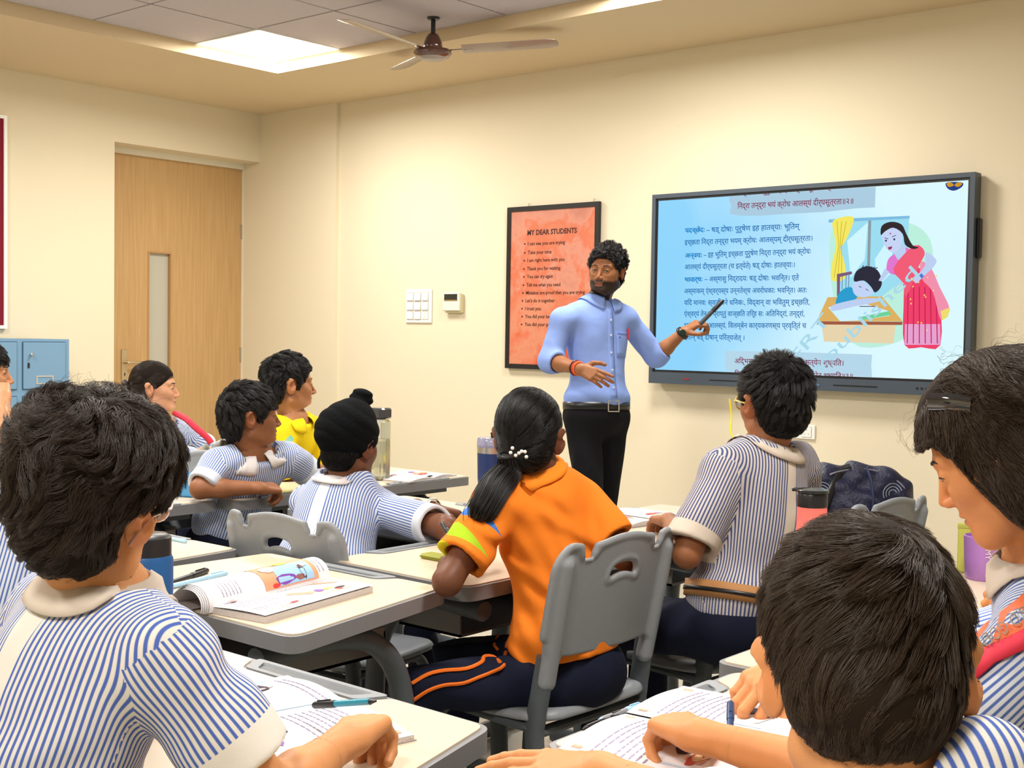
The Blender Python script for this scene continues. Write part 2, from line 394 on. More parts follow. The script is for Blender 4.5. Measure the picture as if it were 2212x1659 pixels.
for c in range(3):
    for r in range(4):
        y1_ = ye-c*px_; z1_ = zz1-r*pz_
        if z1_-hcell < .08: continue
        X0 = XF-t2[0]; Y0 = y1_-t2[1]
        MB().box((X0-.004, Y0-wcell, z1_-hcell), (X0-.003, Y0, z1_)).build('door_gap', M_BLUED, t)
        d = MB().box((X0-.003, Y0-wcell+.005, z1_-hcell+.005), (X0+.006, Y0-.005, z1_-.005), .002).build('door', M_BLUE, t)
        MB().lathe([(.008, .0), (.010, .02), (.006, .024)], (X0+.006, Y0-wcell+.05, z1_-.075), 14, 0).build('knob', M_STEEL, d, True)
        MB().box((X0+.006, Y0-wcell+.03, z1_-.155), (X0+.009, Y0-wcell+.042, z1_-.125)).build('keyhole', M_BLACK, d)
        if r == 1: MB().box((X0+.006, Y0-wcell+.08, z1_-.12), (X0+.007, Y0-wcell+.20, z1_-.05)).build('sticker', M_PAPER, d)
        hb = MB(); hy0, hz0 = Y0-wcell*.50, z1_-hcell*.80
        hb.box((X0+.006, hy0-.055, hz0-.025), (X0+.009, hy0+.055, hz0-.018)).box((X0+.006, hy0-.055, hz0+.018), (X0+.009, hy0+.055, hz0+.025)).box((X0+.006, hy0-.055, hz0-.018), (X0+.009, hy0-.047, hz0+.018)).box((X0+.006, hy0+.047, hz0-.018), (X0+.009, hy0+.055, hz0+.018))
        hb.build('label_holder', mat('tarnished_frame', (.52, .50, .46), .5, metal=.4), d)

# ---- switch plate, thermostat, sockets
def plate(name, tl, br, label, cat, th=.012):
    a = aty(*tl, YW); c = aty(*br, YW); t = thing(name, ((a[0]+c[0])/2, YW, (a[2]+c[2])/2), 0, label, cat); w_, h_ = abs(c[0]-a[0]), abs(a[2]-c[2]); return t, w_, h_
t, w_, h_ = plate('switch_plate', (879, 625), (934, 698), 'white square plate of eight rocker switches and a socket on the cream wall', 'switch')
MB().box((-w_/2, -.012, -h_/2), (w_/2, 0, h_/2), .004).build('plate', M_WHITE, t)
cw, ch = w_*.235, h_*.225
for r in range(3):
    for c in range(3):
        cx, cz = (c-1)*w_*.285-w_*.02, (1-r)*h_*.275
        MB().box((cx-cw/2-.003, -.0128, cz-ch/2-.003), (cx+cw/2+.003, -.012, cz+ch/2+.003)).build('switch_gap', mat('shadow_gap', (.42, .38, .32), .7), t)
        if (r, c) == (2, 2):
            k = MB().box((cx-cw/2, -.0145, cz-ch/2), (cx+cw/2, -.0128, cz+ch/2)).build('socket', M_WHITE, t)
            for hx, hz_, rr in ((0, .012, .0035), (-.010, -.010, .0028), (.010, -.010, .0028)): MB().lathe([(rr, -.0150), (rr, -.0144)], (cx+hx, 0, cz+hz_), 10, 1).build('hole', mat('shadow_gap'), k)
        else:
            tilt = .006 if (r, c) in ((0, 1), (1, 1)) else .003
            MB().add([(cx-cw/2, -.013, cz-ch/2), (cx+cw/2, -.013, cz-ch/2), (cx+cw/2, -.013, cz+ch/2), (cx-cw/2, -.013, cz+ch/2),
                      (cx-cw/2, -.013-tilt-.002, cz-ch/2), (cx+cw/2, -.013-tilt-.002, cz-ch/2), (cx+cw/2, -.0145, cz+ch/2), (cx-cw/2, -.0145, cz+ch/2)],
                     [(0, 1, 2, 3), (4, 7, 6, 5), (0, 4, 5, 1), (1, 5, 6, 2), (2, 6, 7, 3), (3, 7, 4, 0)]).build('rocker_switch', M_WHITE, t)
t, w_, h_ = plate('thermostat', (966, 632), (1003, 672), 'small white thermostat with a dark display on the cream wall', 'thermostat')
MB().box((-w_/2+.01, -.03, -h_/2-.012), (w_/2, 0, h_/2-.01), .004).build('back_box', mat('aged_plastic', (.62, .55, .32), .5), t)
MB().box((-w_/2, -.045, -h_/2), (w_/2-.004, -.018, h_/2), .005).build('housing', mat('warm_white_plastic', (.74, .70, .62), .4), t)
MB().box((-w_*.38, -.0465, h_*.04), (w_*.36, -.045, h_*.40), .0).build('display', mat('lcd', (.03, .035, .025), .15), t)
MB().box((-w_*.36, -.0475, h_*.045), (w_*.34, -.0464, h_*.09)).build('display_reflection', mat('painted_amber_reflection', (.35, .22, .06), .3), t)  # amber reflection painted as a strip along the display's lower edge
t, w_, h_ = plate('power_socket', (1690, 914), (1762, 950), 'white double power socket plate on the wall under the screen', 'socket')
MB().box((-w_/2, -.011, -h_/2), (w_/2, 0, h_/2), .003).build('plate', M_WHITE, t)
for s in (0, 1):
    cx = w_*.26-s*w_*.40
    MB().box((cx-.027, -.0118, -.027), (cx+.027, -.011, .027)).build('socket_gap', mat('shadow_gap'), t)
    k = MB().box((cx-.025, -.0135, -.025), (cx+.025, -.0117, .025)).build('socket', M_WHITE, t)
    for hx, hz_, rr in ((0, .012, .004), (-.011, -.010, .003), (.011, -.010, .003)): MB().lathe([(rr, -.0142), (rr, -.0134)], (cx+hx, 0, hz_), 10, 1).build('hole', mat('shadow_gap'), k)

# ---- poster
PYF = YW-.03
a, c, e = aty(1098, 447, PYF), aty(1294, 436, PYF), aty(1088, 795, PYF)
px0, px1, pz1, pz0 = float((a[0]+e[0])/2), float(c[0]), float((a[2]+c[2])/2), float(e[2])
t = thing('poster', (px0, PYF, pz0), 0, 'black framed orange poster headed MY DEAR STUDENTS behind the teacher', 'poster')
pw, ph = px1-px0, pz1-pz0; fw = .028
b = MB().box((0, 0, 0), (pw, .022, fw)).box((0, 0, ph-fw), (pw, .022, ph)).box((0, 0, fw), (fw, .022, ph-fw)).box((pw-fw, 0, fw), (pw, .022, ph-fw))
b.build('frame', mat('black_frame', (.012, .011, .01), .4), t)
m = mat('orange_watercolour_print', (.9, .3, .1), .5); nt = m.node_tree
tc = nt.nodes.new('ShaderNodeTexCoord'); n1 = nt.nodes.new('ShaderNodeTexNoise'); n1.inputs['Scale'].default_value = 3.2; n1.inputs['Detail'].default_value = 7; n1.inputs['Roughness'].default_value = .6
sx = nt.nodes.new('ShaderNodeSeparateXYZ'); ma = nt.nodes.new('ShaderNodeMath'); ma.operation = 'MULTIPLY_ADD'; ma.inputs[1].default_value = -.45; ma.inputs[2].default_value = .62
ad = nt.nodes.new('ShaderNodeMath'); ad.operation = 'MULTIPLY_ADD'; ad.inputs[1].default_value = 1.3
cr = nt.nodes.new('ShaderNodeValToRGB'); el = cr.color_ramp.elements
el[0].position = .50; el[0].color = (.46, .16, .105, 1); el[1].position = .98; el[1].color = (.62, .075, .015, 1)
for p_, c_ in ((.66, (.60, .25, .17, 1)), (.72, (.60, .15, .07, 1)), (.84, (.62, .24, .14, 1))):
    k = el.new(p_); k.color = c_
nt.links.new(tc.outputs['Object'], n1.inputs[0]); nt.links.new(tc.outputs['Object'], sx.inputs[0]); nt.links.new(sx.outputs[2], ma.inputs[0])
nt.links.new(n1.outputs[0], ad.inputs[0]); nt.links.new(ma.outputs[0], ad.inputs[2])
sc2 = nt.nodes.new('ShaderNodeMath'); sc2.operation = 'MULTIPLY'; sc2.inputs[1].default_value = .72; nt.links.new(ad.outputs[0], sc2.inputs[0])
nt.links.new(sc2.outputs[0], cr.inputs[0]); nt.links.new(cr.outputs[0], bsdf(m).inputs['Base Color'])
MB().box((fw, .006, fw), (pw-fw, .014, ph-fw)).build('print', m, t)
M_INK = mat('poster_ink', (.06, .012, .01), .6)
def PL(px, py):
    q = aty(px, py, PYF); return float(q[0]-px0), float(q[2]-pz0)
x0, z0 = PL(1138, 508); x1, _ = PL(1245, 500)
text_on('heading', 'MY DEAR STUDENTS', .042, (x0, .005, z0), (1, 0, 0), (0, 0, 1), M_INK, t, width=x1-x0, bold=.0013)
lines = [('I can see you are trying', 1139, 530, 1219), ('Take your time', 1139, 549, 1190), ('I am right here with you', 1138, 566, 1218), ('Thank you for waiting', 1137, 584, 1209), ('You can try again', 1137, 601, 1193),
         ('Tell me what you need', 1136, 619, 1209), ('Mistakes are proof that you are trying', 1135, 636, 1262), ("Let's do it together", 1134, 653, 1197), ('I trust you', 1133, 670, 1167), ('You did your best', 1133, 687, 1192), ('You did your part', 1132, 704, 1192)]
for s, x, y, xe in lines:
    x0, z0 = PL(x, y); x1, _ = PL(xe, y)
    text_on('text_line', s, .030, (x0, .005, z0), (1, 0, 0), (0, 0, 1), M_INK, t, width=x1-x0, bold=.0004)
    MB().lathe([(.0055, .0045), (.0055, .0058)], (x0-.024, 0, z0+.009), 10, 1).build('bullet', M_INK, t)
for q in (.22, .92): MB().tube([(pw*q, .02, ph-.005), (pw*q+.01, .012, ph+.02), (pw*q+.02, .02, ph+.012)], .0016, 6).build('hanging_hook', M_STEEL, t)

# ---- interactive display
SYF = 5.69
q = [aty(1408, 421, SYF), aty(2107, 371, SYF), aty(2092, 858, SYF), aty(1402, 827, SYF)]
sx0, sx1, sz1, sz0 = float((q[0][0]+q[3][0])/2), float((q[1][0]+q[2][0])/2), float((q[0][2]+q[1][2])/2), float((q[2][2]+q[3][2])/2)
t = thing('interactive_display', (sx0, SYF, sz0), 0, 'large wall mounted interactive display showing a textbook page with a drawing', 'screen')
sw, sh = sx1-sx0, sz1-sz0
M_BEZ = mat('slate_bezel', (.055, .075, .10), .4)
b = MB().box((0, .0, 0), (sw, .075, .062)).box((0, 0, sh-.022), (sw, .075, sh)).box((0, 0, .062), (.022, .075, sh-.022)).box((sw-.022, 0, .062), (sw, .075, sh-.022)).box((.022, .02, .062), (sw-.022, .075, sh-.022))
b.build('bezel', M_BEZ, t)
MB().box((.022, .010, .062), (.034, .018, sh-.022)).box((sw-.034, .01, .062), (sw-.022, .018, sh-.022)).box((.034, .01, .062), (sw-.034, .018, .074)).box((.034, .01, sh-.034), (sw-.034, .018, sh-.022)).build('inner_bezel', M_BLACK, t)
m = mat('lit_screen', (.0, .0, .0), .25, spec=.2); nt = m.node_tree
tc = nt.nodes.new('ShaderNodeTexCoord'); sx = nt.nodes.new('ShaderNodeSeparateXYZ'); nt.links.new(tc.outputs['Generated'], sx.inputs[0])
n1 = nt.nodes.new('ShaderNodeTexNoise'); n1.inputs['Scale'].default_value = 2.; nt.links.new(tc.outputs['Object'], n1.inputs[0])
ad = nt.nodes.new('ShaderNodeMath'); ad.operation = 'MULTIPLY_ADD'; ad.inputs[1].default_value = .5; nt.links.new(n1.outputs[0], ad.inputs[0]); nt.links.new(sx.outputs[0], ad.inputs[2])
cr = nt.nodes.new('ShaderNodeValToRGB'); cr.color_ramp.elements[0].color = (.27, .66, .97, 1); cr.color_ramp.elements[1].color = (.70, .94, 1.0, 1); cr.color_ramp.elements[0].position = .35; cr.color_ramp.elements[1].position = 1.
nt.links.new(ad.outputs[0], cr.inputs[0]); nt.links.new(cr.outputs[0], bsdf(m).inputs['Emission Color']); bsdf(m).inputs['Emission Strength'].default_value = 1.0
scr = MB().box((.034, .012, .074), (sw-.034, .016, sh-.034)).build('screen_panel', m, t)
def SP(px, py):
    q = aty(px, py, SYF+.012); return float(q[0]-sx0), float(q[2]-sz0)
lay = [0]
SX0, SX1, SZ0, SZ1 = .036, sw-.036, .076, sh-.036
def clip(pl):
    for ax, lim, sg in ((0, SX0, 1), (0, SX1, -1), (1, SZ0, 1), (1, SZ1, -1)):
        out = []
        for i in range(len(pl)):
            a, b_ = pl[i-1], pl[i]; ia, ib = (a[ax]-lim)*sg >= 0, (b_[ax]-lim)*sg >= 0
            if ia != ib:
                tt = (lim-a[ax])/(b_[ax]-a[ax]); out.append((a[0]+(b_[0]-a[0])*tt, a[1]+(b_[1]-a[1])*tt))
            if ib: out.append(b_)
        pl = out
        if not pl: return pl
    return pl
def em(name, c, k=1.): return mat('screen_'+name, (0, 0, 0), .4, spec=.1, emit=c, es=k)
def spoly(name, pts, c, parent=scr, sm=0, px=True):
    pl = [SP(*p) if px else p for p in pts]
    if sm:
        P = [Vector((x, y, 0)) for x, y in pl]; n = len(P); out = []
        for i in range(n):
            a, b_, c_, d = P[i-1], P[i], P[(i+1) % n], P[(i+2) % n]
            for k in range(sm):
                u = k/sm; v = .5*((2*b_)+(c_-a)*u+(2*a-5*b_+4*c_-d)*u*u+(-a+3*b_-3*c_+d)*u**3); out.append((v.x, v.y))
        pl = out
    pl = clip(pl)
    if len(pl) < 3: return
    lay[0] += 1; y = .0118-.00002*lay[0]
    A = sum(pl[i-1][0]*pl[i][1]-pl[i][0]*pl[i-1][1] for i in range(len(pl)))
    if A < 0: pl = pl[::-1]
    import mathutils.geometry as mg
    tri = mg.tessellate_polygon([[Vector((x, z, 0)) for x, z in pl]])
    nm = 'c%02x%02x%02x' % tuple(int(255*min(1, v)) for v in c)
    return meshobj(name, [(x, y, z) for x, z in pl], tri, em(nm, c), parent)
def sline(name, pts, wd, c):
    P = [SP(*p) for p in pts]
    for i in range(len(P)-1):
        (a, b_), (c_, d) = P[i], P[i+1]; L = math.hypot(c_-a, d-b_) or 1; nx, ny = -(d-b_)/L*wd/2, (c_-a)/L*wd/2
        spoly(name, [(a+nx, b_+ny), (a-nx, b_-ny), (c_-nx, d-ny), (c_+nx, d+ny)], c, px=False)
def reorder(s):                                       # the font is drawn unshaped: put the short i sign before its consonant cluster
    out = []
    for ch in s:
        if ch == '\u093f':
            k = len(out)-1
            while k > 1 and out[k-1] == '\u094d': k -= 2
            out.insert(max(k, 0), ch)
        else: out.append(ch)
    return ''.join(out)
def stext(s, px, py, xe, ye_, size, c, bold=False):
    s = reorder(s)
    a, b_ = SP(px, py), SP(xe, ye_); L = math.hypot(b_[0]-a[0], b_[1]-a[1]); u = ((b_[0]-a[0])/L, 0, (b_[1]-a[1])/L); v = (-u[2], 0, u[0])
    nm = 'c%02x%02x%02x' % tuple(int(255*min(1, v_)) for v_ in c)
    for k in range(2 if bold else 1):
        o = text_on('text_line', s, size, (a[0]+k*.0016, .0105, a[1]), u, v, em(nm, c), scr, width=L, bold=.0004)
# torn paper strips
GR = (.40, .60, .75)
spoly('paper_strip', [(1576, 405), (1892, 395), (1890, 448), (1850, 450), (1780, 458), (1700, 462), (1640, 466), (1600, 466), (1576, 462), (1580, 445), (1575, 432)], GR)
spoly('paper_strip', [(1566, 758), (1700, 760), (1884, 766), (1882, 790), (1884, 820), (1882, 835), (1568, 822), (1570, 800), (1566, 785)], (.46, .68, .82))
RD = (.22, .012, .06); BL = (.0, .13, .42); CY = (.0, .20, .55)
stext('निद्रा तन्द्रा भयं क्रोध आलस्यं दीर्घसूत्रता॥२॥', 1593, 451, 1843, 440, .040, RD)
stext('षड् दोषाः पुरुषेणेह हातव्या भूतिमिच्छता।', 1593, 422, 1823, 407, .036, RD)
stext('अद्भिर्गात्राणि शुध्यन्ति मनः सत्येन शुध्यति।', 1587, 785, 1822, 790, .038, RD)
stext('विद्यातपोभ्यां भूतात्मा बुद्धिर्ज्ञानेन शुध्यति॥३॥', 1587, 812, 1842, 818, .036, RD)
stext('पदच्छेदः', 1480, 503, 1522, 501, .036, CY, True)
for s, x, y, xe, yy in [('– षड् दोषाः पुरुषेण इह हातव्याः भूतिम्', 1526, 502, 1729, 494), ('इच्छता निद्रा तन्द्रा भयम् क्रोधः आलस्यम् दीर्घसूत्रता।', 1479, 529, 1755, 520),
    ('– इह भूतिम् इच्छता पुरुषेण निद्रा तन्द्रा भयं क्रोधः', 1520, 556, 1752, 548), ('आलस्यं दीर्घसूत्रता (च इत्येते) षड् दोषाः हातव्याः।', 1479, 582, 1717, 577),
    ('– अस्मासु निद्रादयः षड् दोषाः भवन्ति। एते', 1522, 608, 1726, 605), ('अस्माकम् ऐश्वर्यस्य उन्नतेश्च अवरोधकाः भवन्ति। अतः', 1478, 634, 1743, 632),
    ('यदि मानवः स्वजीवने धनिकः, विद्वान् वा भवितुम् इच्छति,', 1478, 659, 1749, 658), ('ऐश्वर्यं तेन च प्राप्तुं वाञ्छति तर्हि सः अतिनिद्रां, तन्द्रां,', 1478, 683, 1738, 683),
    ('भयं, क्रोधं, आलस्यं, विलम्बेन कार्यकरणस्य प्रवृत्तिं च', 1478, 708, 1742, 709), ('एतान् षड् दोषान् परित्यजेत् ।', 1478, 733, 1608, 735)]:
    stext(s, x, y, xe, yy, .038, BL)
stext('अन्वयः', 1480, 557, 1516, 556, .036, CY, True); stext('भावार्थः', 1479, 609, 1517, 608, .036, CY, True)
# the drawing on the page: green wash, window, curtain, boy asleep on a desk, woman in a red sari
spoly('green_wash', [(1795, 500), (1850, 470), (1960, 480), (2010, 520), (2012, 600), (1990, 700), (1920, 745), (1840, 740), (1800, 640)], (.50, .86, .72), sm=4)
spoly('window_glass', [(1806, 478), (1964, 468), (1958, 600), (1880, 660), (1812, 640)], (.33, .72, .88))
spoly('window_light', [(1830, 520), (1875, 480), (1868, 560), (1838, 600)], (.62, .92, 1.))
spoly('window_light', [(1890, 560), (1930, 500), (1925, 590), (1895, 620)], (.62, .92, 1.))
spoly('window_bar', [(1876, 474), (1882, 474), (1879, 585), (1873, 585)], (.25, .32, .35))
spoly('curtain_rod', [(1790, 474), (1965, 466), (1965, 472), (1790, 481)], (.20, .50, .75))
spoly('curtain', [(1800, 476), (1843, 468), (1836, 500), (1822, 528), (1815, 535), (1825, 570), (1827, 598), (1812, 608), (1795, 602), (1798, 565), (1806, 532), (1802, 505)], (.90, .80, .12), sm=3)
for k in range(3): sline('curtain_fold', [(1808+k*10, 478), (1812+k*3, 530), (1802+k*8, 600)], .004, (.65, .50, .03))
spoly('chair_back', [(1808, 592), (1840, 586), (1841, 592), (1815, 598), (1814, 640), (1808, 640)], (.20, .10, .20))
for x in (1820, 1828, 1834): sline('chair_bar', [(x, 594), (x-1, 625)], .003, (.10, .10, .25))
spoly('table_side', [(1775, 700), (1935, 702), (1930, 742), (1780, 738)], (.80, .66, .42))
spoly('table_top', [(1788, 642), (1905, 640), (1950, 694), (1764, 694)], (.72, .44, .12))
spoly('table_edge', [(1764, 694), (1950, 695), (1949, 702), (1765, 701)], (.35, .10, .05))
spoly('open_book', [(1789, 664), (1850, 650), (1920, 672), (1922, 682), (1860, 692), (1815, 694)], (.62, .88, 1.))
spoly('book_cover', [(1852, 686), (1920, 672), (1926, 680), (1860, 692)], (.15, .65, .30))
spoly('blue_shirt', [(1805, 655), (1815, 630), (1838, 620), (1852, 640), (1840, 652), (1815, 668)], (.02, .33, .62), sm=3)
FS = (.50, .62, .88)
spoly('boy_arm', [(1796, 662), (1812, 655), (1860, 645), (1898, 645), (1896, 652), (1845, 662), (1800, 672)], FS, sm=3)
spoly('boy_face', [(1843, 612), (1858, 604), (1880, 620), (1886, 632), (1870, 642), (1852, 640), (1843, 630)], (.54, .66, .92), sm=3)
spoly('boy_hair', [(1845, 608), (1850, 586), (1872, 575), (1895, 583), (1905, 605), (1902, 622), (1890, 632), (1882, 620), (1866, 606)], (.02, .02, .04), sm=3)
sline('eye_line', [(1855, 618), (1861, 621)], .003, (.02, .02, .05)); sline('eye_line', [(1870, 624), (1876, 628)], .003, (.02, .02, .05)); sline('pencil', [(1857, 662), (1894, 662)], .004, (.15, .03, .1))
for k in range(6): sline('hair_tuft', [(1860+k*5, 582), (1866+k*6, 573+k)], .004, (.02, .02, .05))
# woman
spoly('sari_skirt', [(1958, 585), (1990, 580), (2020, 600), (2030, 640), (2032, 745), (1990, 750), (1954, 745), (1952, 660)], (.86, .05, .14), sm=3)
spoly('sari_hem', [(1955, 700), (2031, 700), (2032, 745), (1954, 745)], (.80, .35, .62))
for k in range(6): sline('sari_fold', [(1962+k*12, 620), (1960+k*13, 742)], .005, (.55, .01, .10))
spoly('sari_shawl', [(1990, 565), (2012, 580), (2030, 620), (2052, 668), (2036, 690), (2028, 680), (2015, 630), (1990, 600)], (.88, .28, .42), sm=3)
spoly('sari_border', [(2032, 672), (2052, 664), (2048, 684), (2036, 692)], (.85, .72, .15))
spoly('sari_blouse', [(1915, 585), (1918, 562), (1930, 550), (1955, 535), (1965, 545), (1940, 590), (1922, 590)], (.75, .18, .62), sm=3)
spoly('woman_arm', [(1912, 580), (1922, 588), (1905, 608), (1898, 606)], FS)
spoly('woman_neck', [(1930, 535), (1948, 525), (1958, 545), (1940, 562)], FS, sm=2)
spoly('sari_top', [(1930, 580), (1975, 530), (1998, 545), (1985, 575), (1958, 640), (1950, 610)], (.88, .10, .18), sm=3)
spoly('woman_forearm', [(2000, 545), (2022, 560), (2018, 575), (1992, 600), (1980, 612), (1975, 602), (1998, 575)], FS, sm=3)
spoly('bangle', [(1990, 590), (1996, 596), (1992, 602), (1986, 596)], (.05, .2, .6))
spoly('woman_face', [(1905, 500), (1922, 488), (1945, 500), (1948, 525), (1935, 545), (1918, 540), (1908, 522)], (.56, .66, .92), sm=3)
spoly('woman_hair', [(1903, 508), (1905, 488), (1925, 479), (1948, 485), (1958, 505), (1972, 530), (1985, 534), (1972, 538), (1955, 528), (1950, 505), (1930, 492), (1912, 500)], (.025, .015, .02), sm=3)
sline('eyebrow', [(1911, 514), (1919, 516)], .003, (.02, .02, .05)); sline('eyebrow', [(1927, 512), (1936, 508)], .003, (.02, .02, .05))
for x, y in ((1914, 520), (1932, 517)): spoly('eye_dot', [(x-2, y-2), (x+2, y-2), (x+2, y+2), (x-2, y+2)], (.02, .03, .1))
spoly('mouth', [(1918, 534), (1928, 532), (1926, 538), (1920, 540)], (.35, .03, .08)); spoly('forehead_dot', [(1922, 503), (1925, 503), (1925, 506), (1922, 506)], (.5, .02, .1))
for k in range(14):
    x, y = 1965+random.random()*60, 590+random.random()*130; spoly('sari_dot', [(x-1.5, y-1.5), (x+1.5, y-1.5), (x+1.5, y+1.5), (x-1.5, y+1.5)], (.95, .70, .15))
WM = (.40, .69, .83)
stext('ERT', 1722, 786, 1795, 690, .085, WM); stext('republished', 1752, 822, 1985, 592, .085, WM)
spoly('lamp_emblem', [(2043, 396), (2060, 393), (2080, 395), (2078, 404), (2062, 412), (2048, 408)], (.01, .04, .22), sm=3)
spoly('lamp_emblem', [(2045, 397), (2053, 394), (2061, 400), (2050, 404)], (.62, .30, .01), sm=3); spoly('lamp_emblem', [(2062, 400), (2070, 394), (2079, 397), (2070, 404)], (.62, .30, .01), sm=3)
# bezel details
b = MB().box((sw*.22, -.001, .026), (sw*.38, .001, .032)).box((sw*.62, -.001, .026), (sw*.75, .001, .032)); b.build('speaker_slot', M_BLACK, t)
MB().box((sw*.48, -.003, .022), (sw*.58, .001, .032)).build('pen_tray', mat('tray_blue', (.08, .16, .30), .4), t)
for k in range(4): MB().lathe([(.006, -.002), (.006, .001)], (sw*.862+k*.022, 0, .030), 10, 1).build('button', M_BLACK, t)
MB().lathe([(.006, -.002), (.006, .001)], (sw*.955, 0, .030), 10, 1).build('power_led', mat('blue_led', (0, 0, 0), .5, emit=(.15, .12, 1.), es=3.), t)
MB().box((sw*.125, -.002, .027), (sw*.15, .001, .033)).build('red_mark', mat('red_mark', (.35, .02, .03), .5), t)
MB().box((sw, .03, sh*.62), (sw+.016, .072, sh*.80), .006).build('side_module', M_BLACK, t)
MB().box((sw*.3, .075, sh*.25), (sw*.7, YW-SYF, sh*.7)).build('wall_bracket', M_BLACK, t)

# ---- fan
fq = atz(936, 38, TILEZ); t = thing('ceiling_fan', (float(fq[0]), float(fq[1]), TILEZ), 0, 'dark brown three bladed ceiling fan on a short rod', 'fan')
M_FAN = mat('polished_brown_enamel', (.075, .022, .012), .18, spec=.7, coat=.6); M_BLADE = mat('grey_brown_blade', (.27, .20, .16), .28, spec=.6, coat=.3)
MB().lathe([(.035, 0), (.03, -.010), (.012, -.014)][::-1]).build('canopy_cap', M_BLACK, t, True)
MB().lathe([(.012, -.085), (.012, -.005)], n=14).build('rod', M_BLACK, t, True)
MB().lathe([(.046, -.160), (.050, -.150), (.047, -.130), (.038, -.105), (.028, -.088), (.018, -.080)]).build('bell_housing', M_FAN, t, True)
mo = MB().lathe([(.02, -.212), (.055, -.210), (.088, -.198), (.100, -.182), (.094, -.168), (.06, -.158), (.03, -.156)], n=40).build('motor', M_FAN, t, True)
MB().lathe([(.0, -.219), (.045, -.217), (.068, -.208), (.072, -.202)], n=32).build('bottom_cap', mat('grey_cap', (.30, .26, .24), .3, spec=.5), mo, True)
FC = np.array([fq[0], fq[1], TILEZ-.172])
for k, ang_ in enumerate((32, -88, 152)):
    d = np.array([math.cos(math.radians(ang_)), math.sin(math.radians(ang_)), .048]); n = np.array([-d[1], d[0], 0]); up = np.array([0, 0, 1.])
    R1, R0 = .65, .155; b = MB(); v = []; f = []
    for i in range(9):
        u = i/8; r = R0+(R1-R0)*u; wd = .047+.012*u if i < 8 else .044; tw = -math.radians(13-4*u)
        for s in (-1, -.5, 0, .5, 1):
            off = n*s*wd*math.cos(tw)+up*(s*wd*math.sin(tw)-.004*(1-s*s)); 
            for q_ in (0, .0025): v.append(FC-np.array([fq[0], fq[1], TILEZ])+d*(r if abs(s) < .9 or i < 8 else r-.012)+off+up*q_)
    def I_(i, s, q): return (i*5+s)*2+q
    for i in range(8):
        for s in range(4): f += [(I_(i, s, 0), I_(i, s+1, 0), I_(i+1, s+1, 0), I_(i+1, s, 0)), (I_(i, s, 1), I_(i+1, s, 1), I_(i+1, s+1, 1), I_(i, s+1, 1))]
        for s in (0, 4): f.append((I_(i, s, 0), I_(i+1, s, 0), I_(i+1, s, 1), I_(i, s, 1)))
    for i in (0, 8):
        for s in range(4): f.append((I_(i, s, 0), I_(i, s+1, 0), I_(i, s+1, 1), I_(i, s, 1)))
    bl = b.add(v, f).build('blade', M_BLADE, t, True)
    b0 = FC-np.array([fq[0], fq[1], TILEZ])
    MB().tube([b0+d*.08, b0+d*.13, b0+d*.20], .011, 8, rx=.003).build('blade_bracket', M_FAN, bl)
    for q_ in (.17, .205): MB().lathe([(.005, -.004), (.005, .0)], tuple(b0+d*q_), 8).build('rivet', M_BLACK, bl)

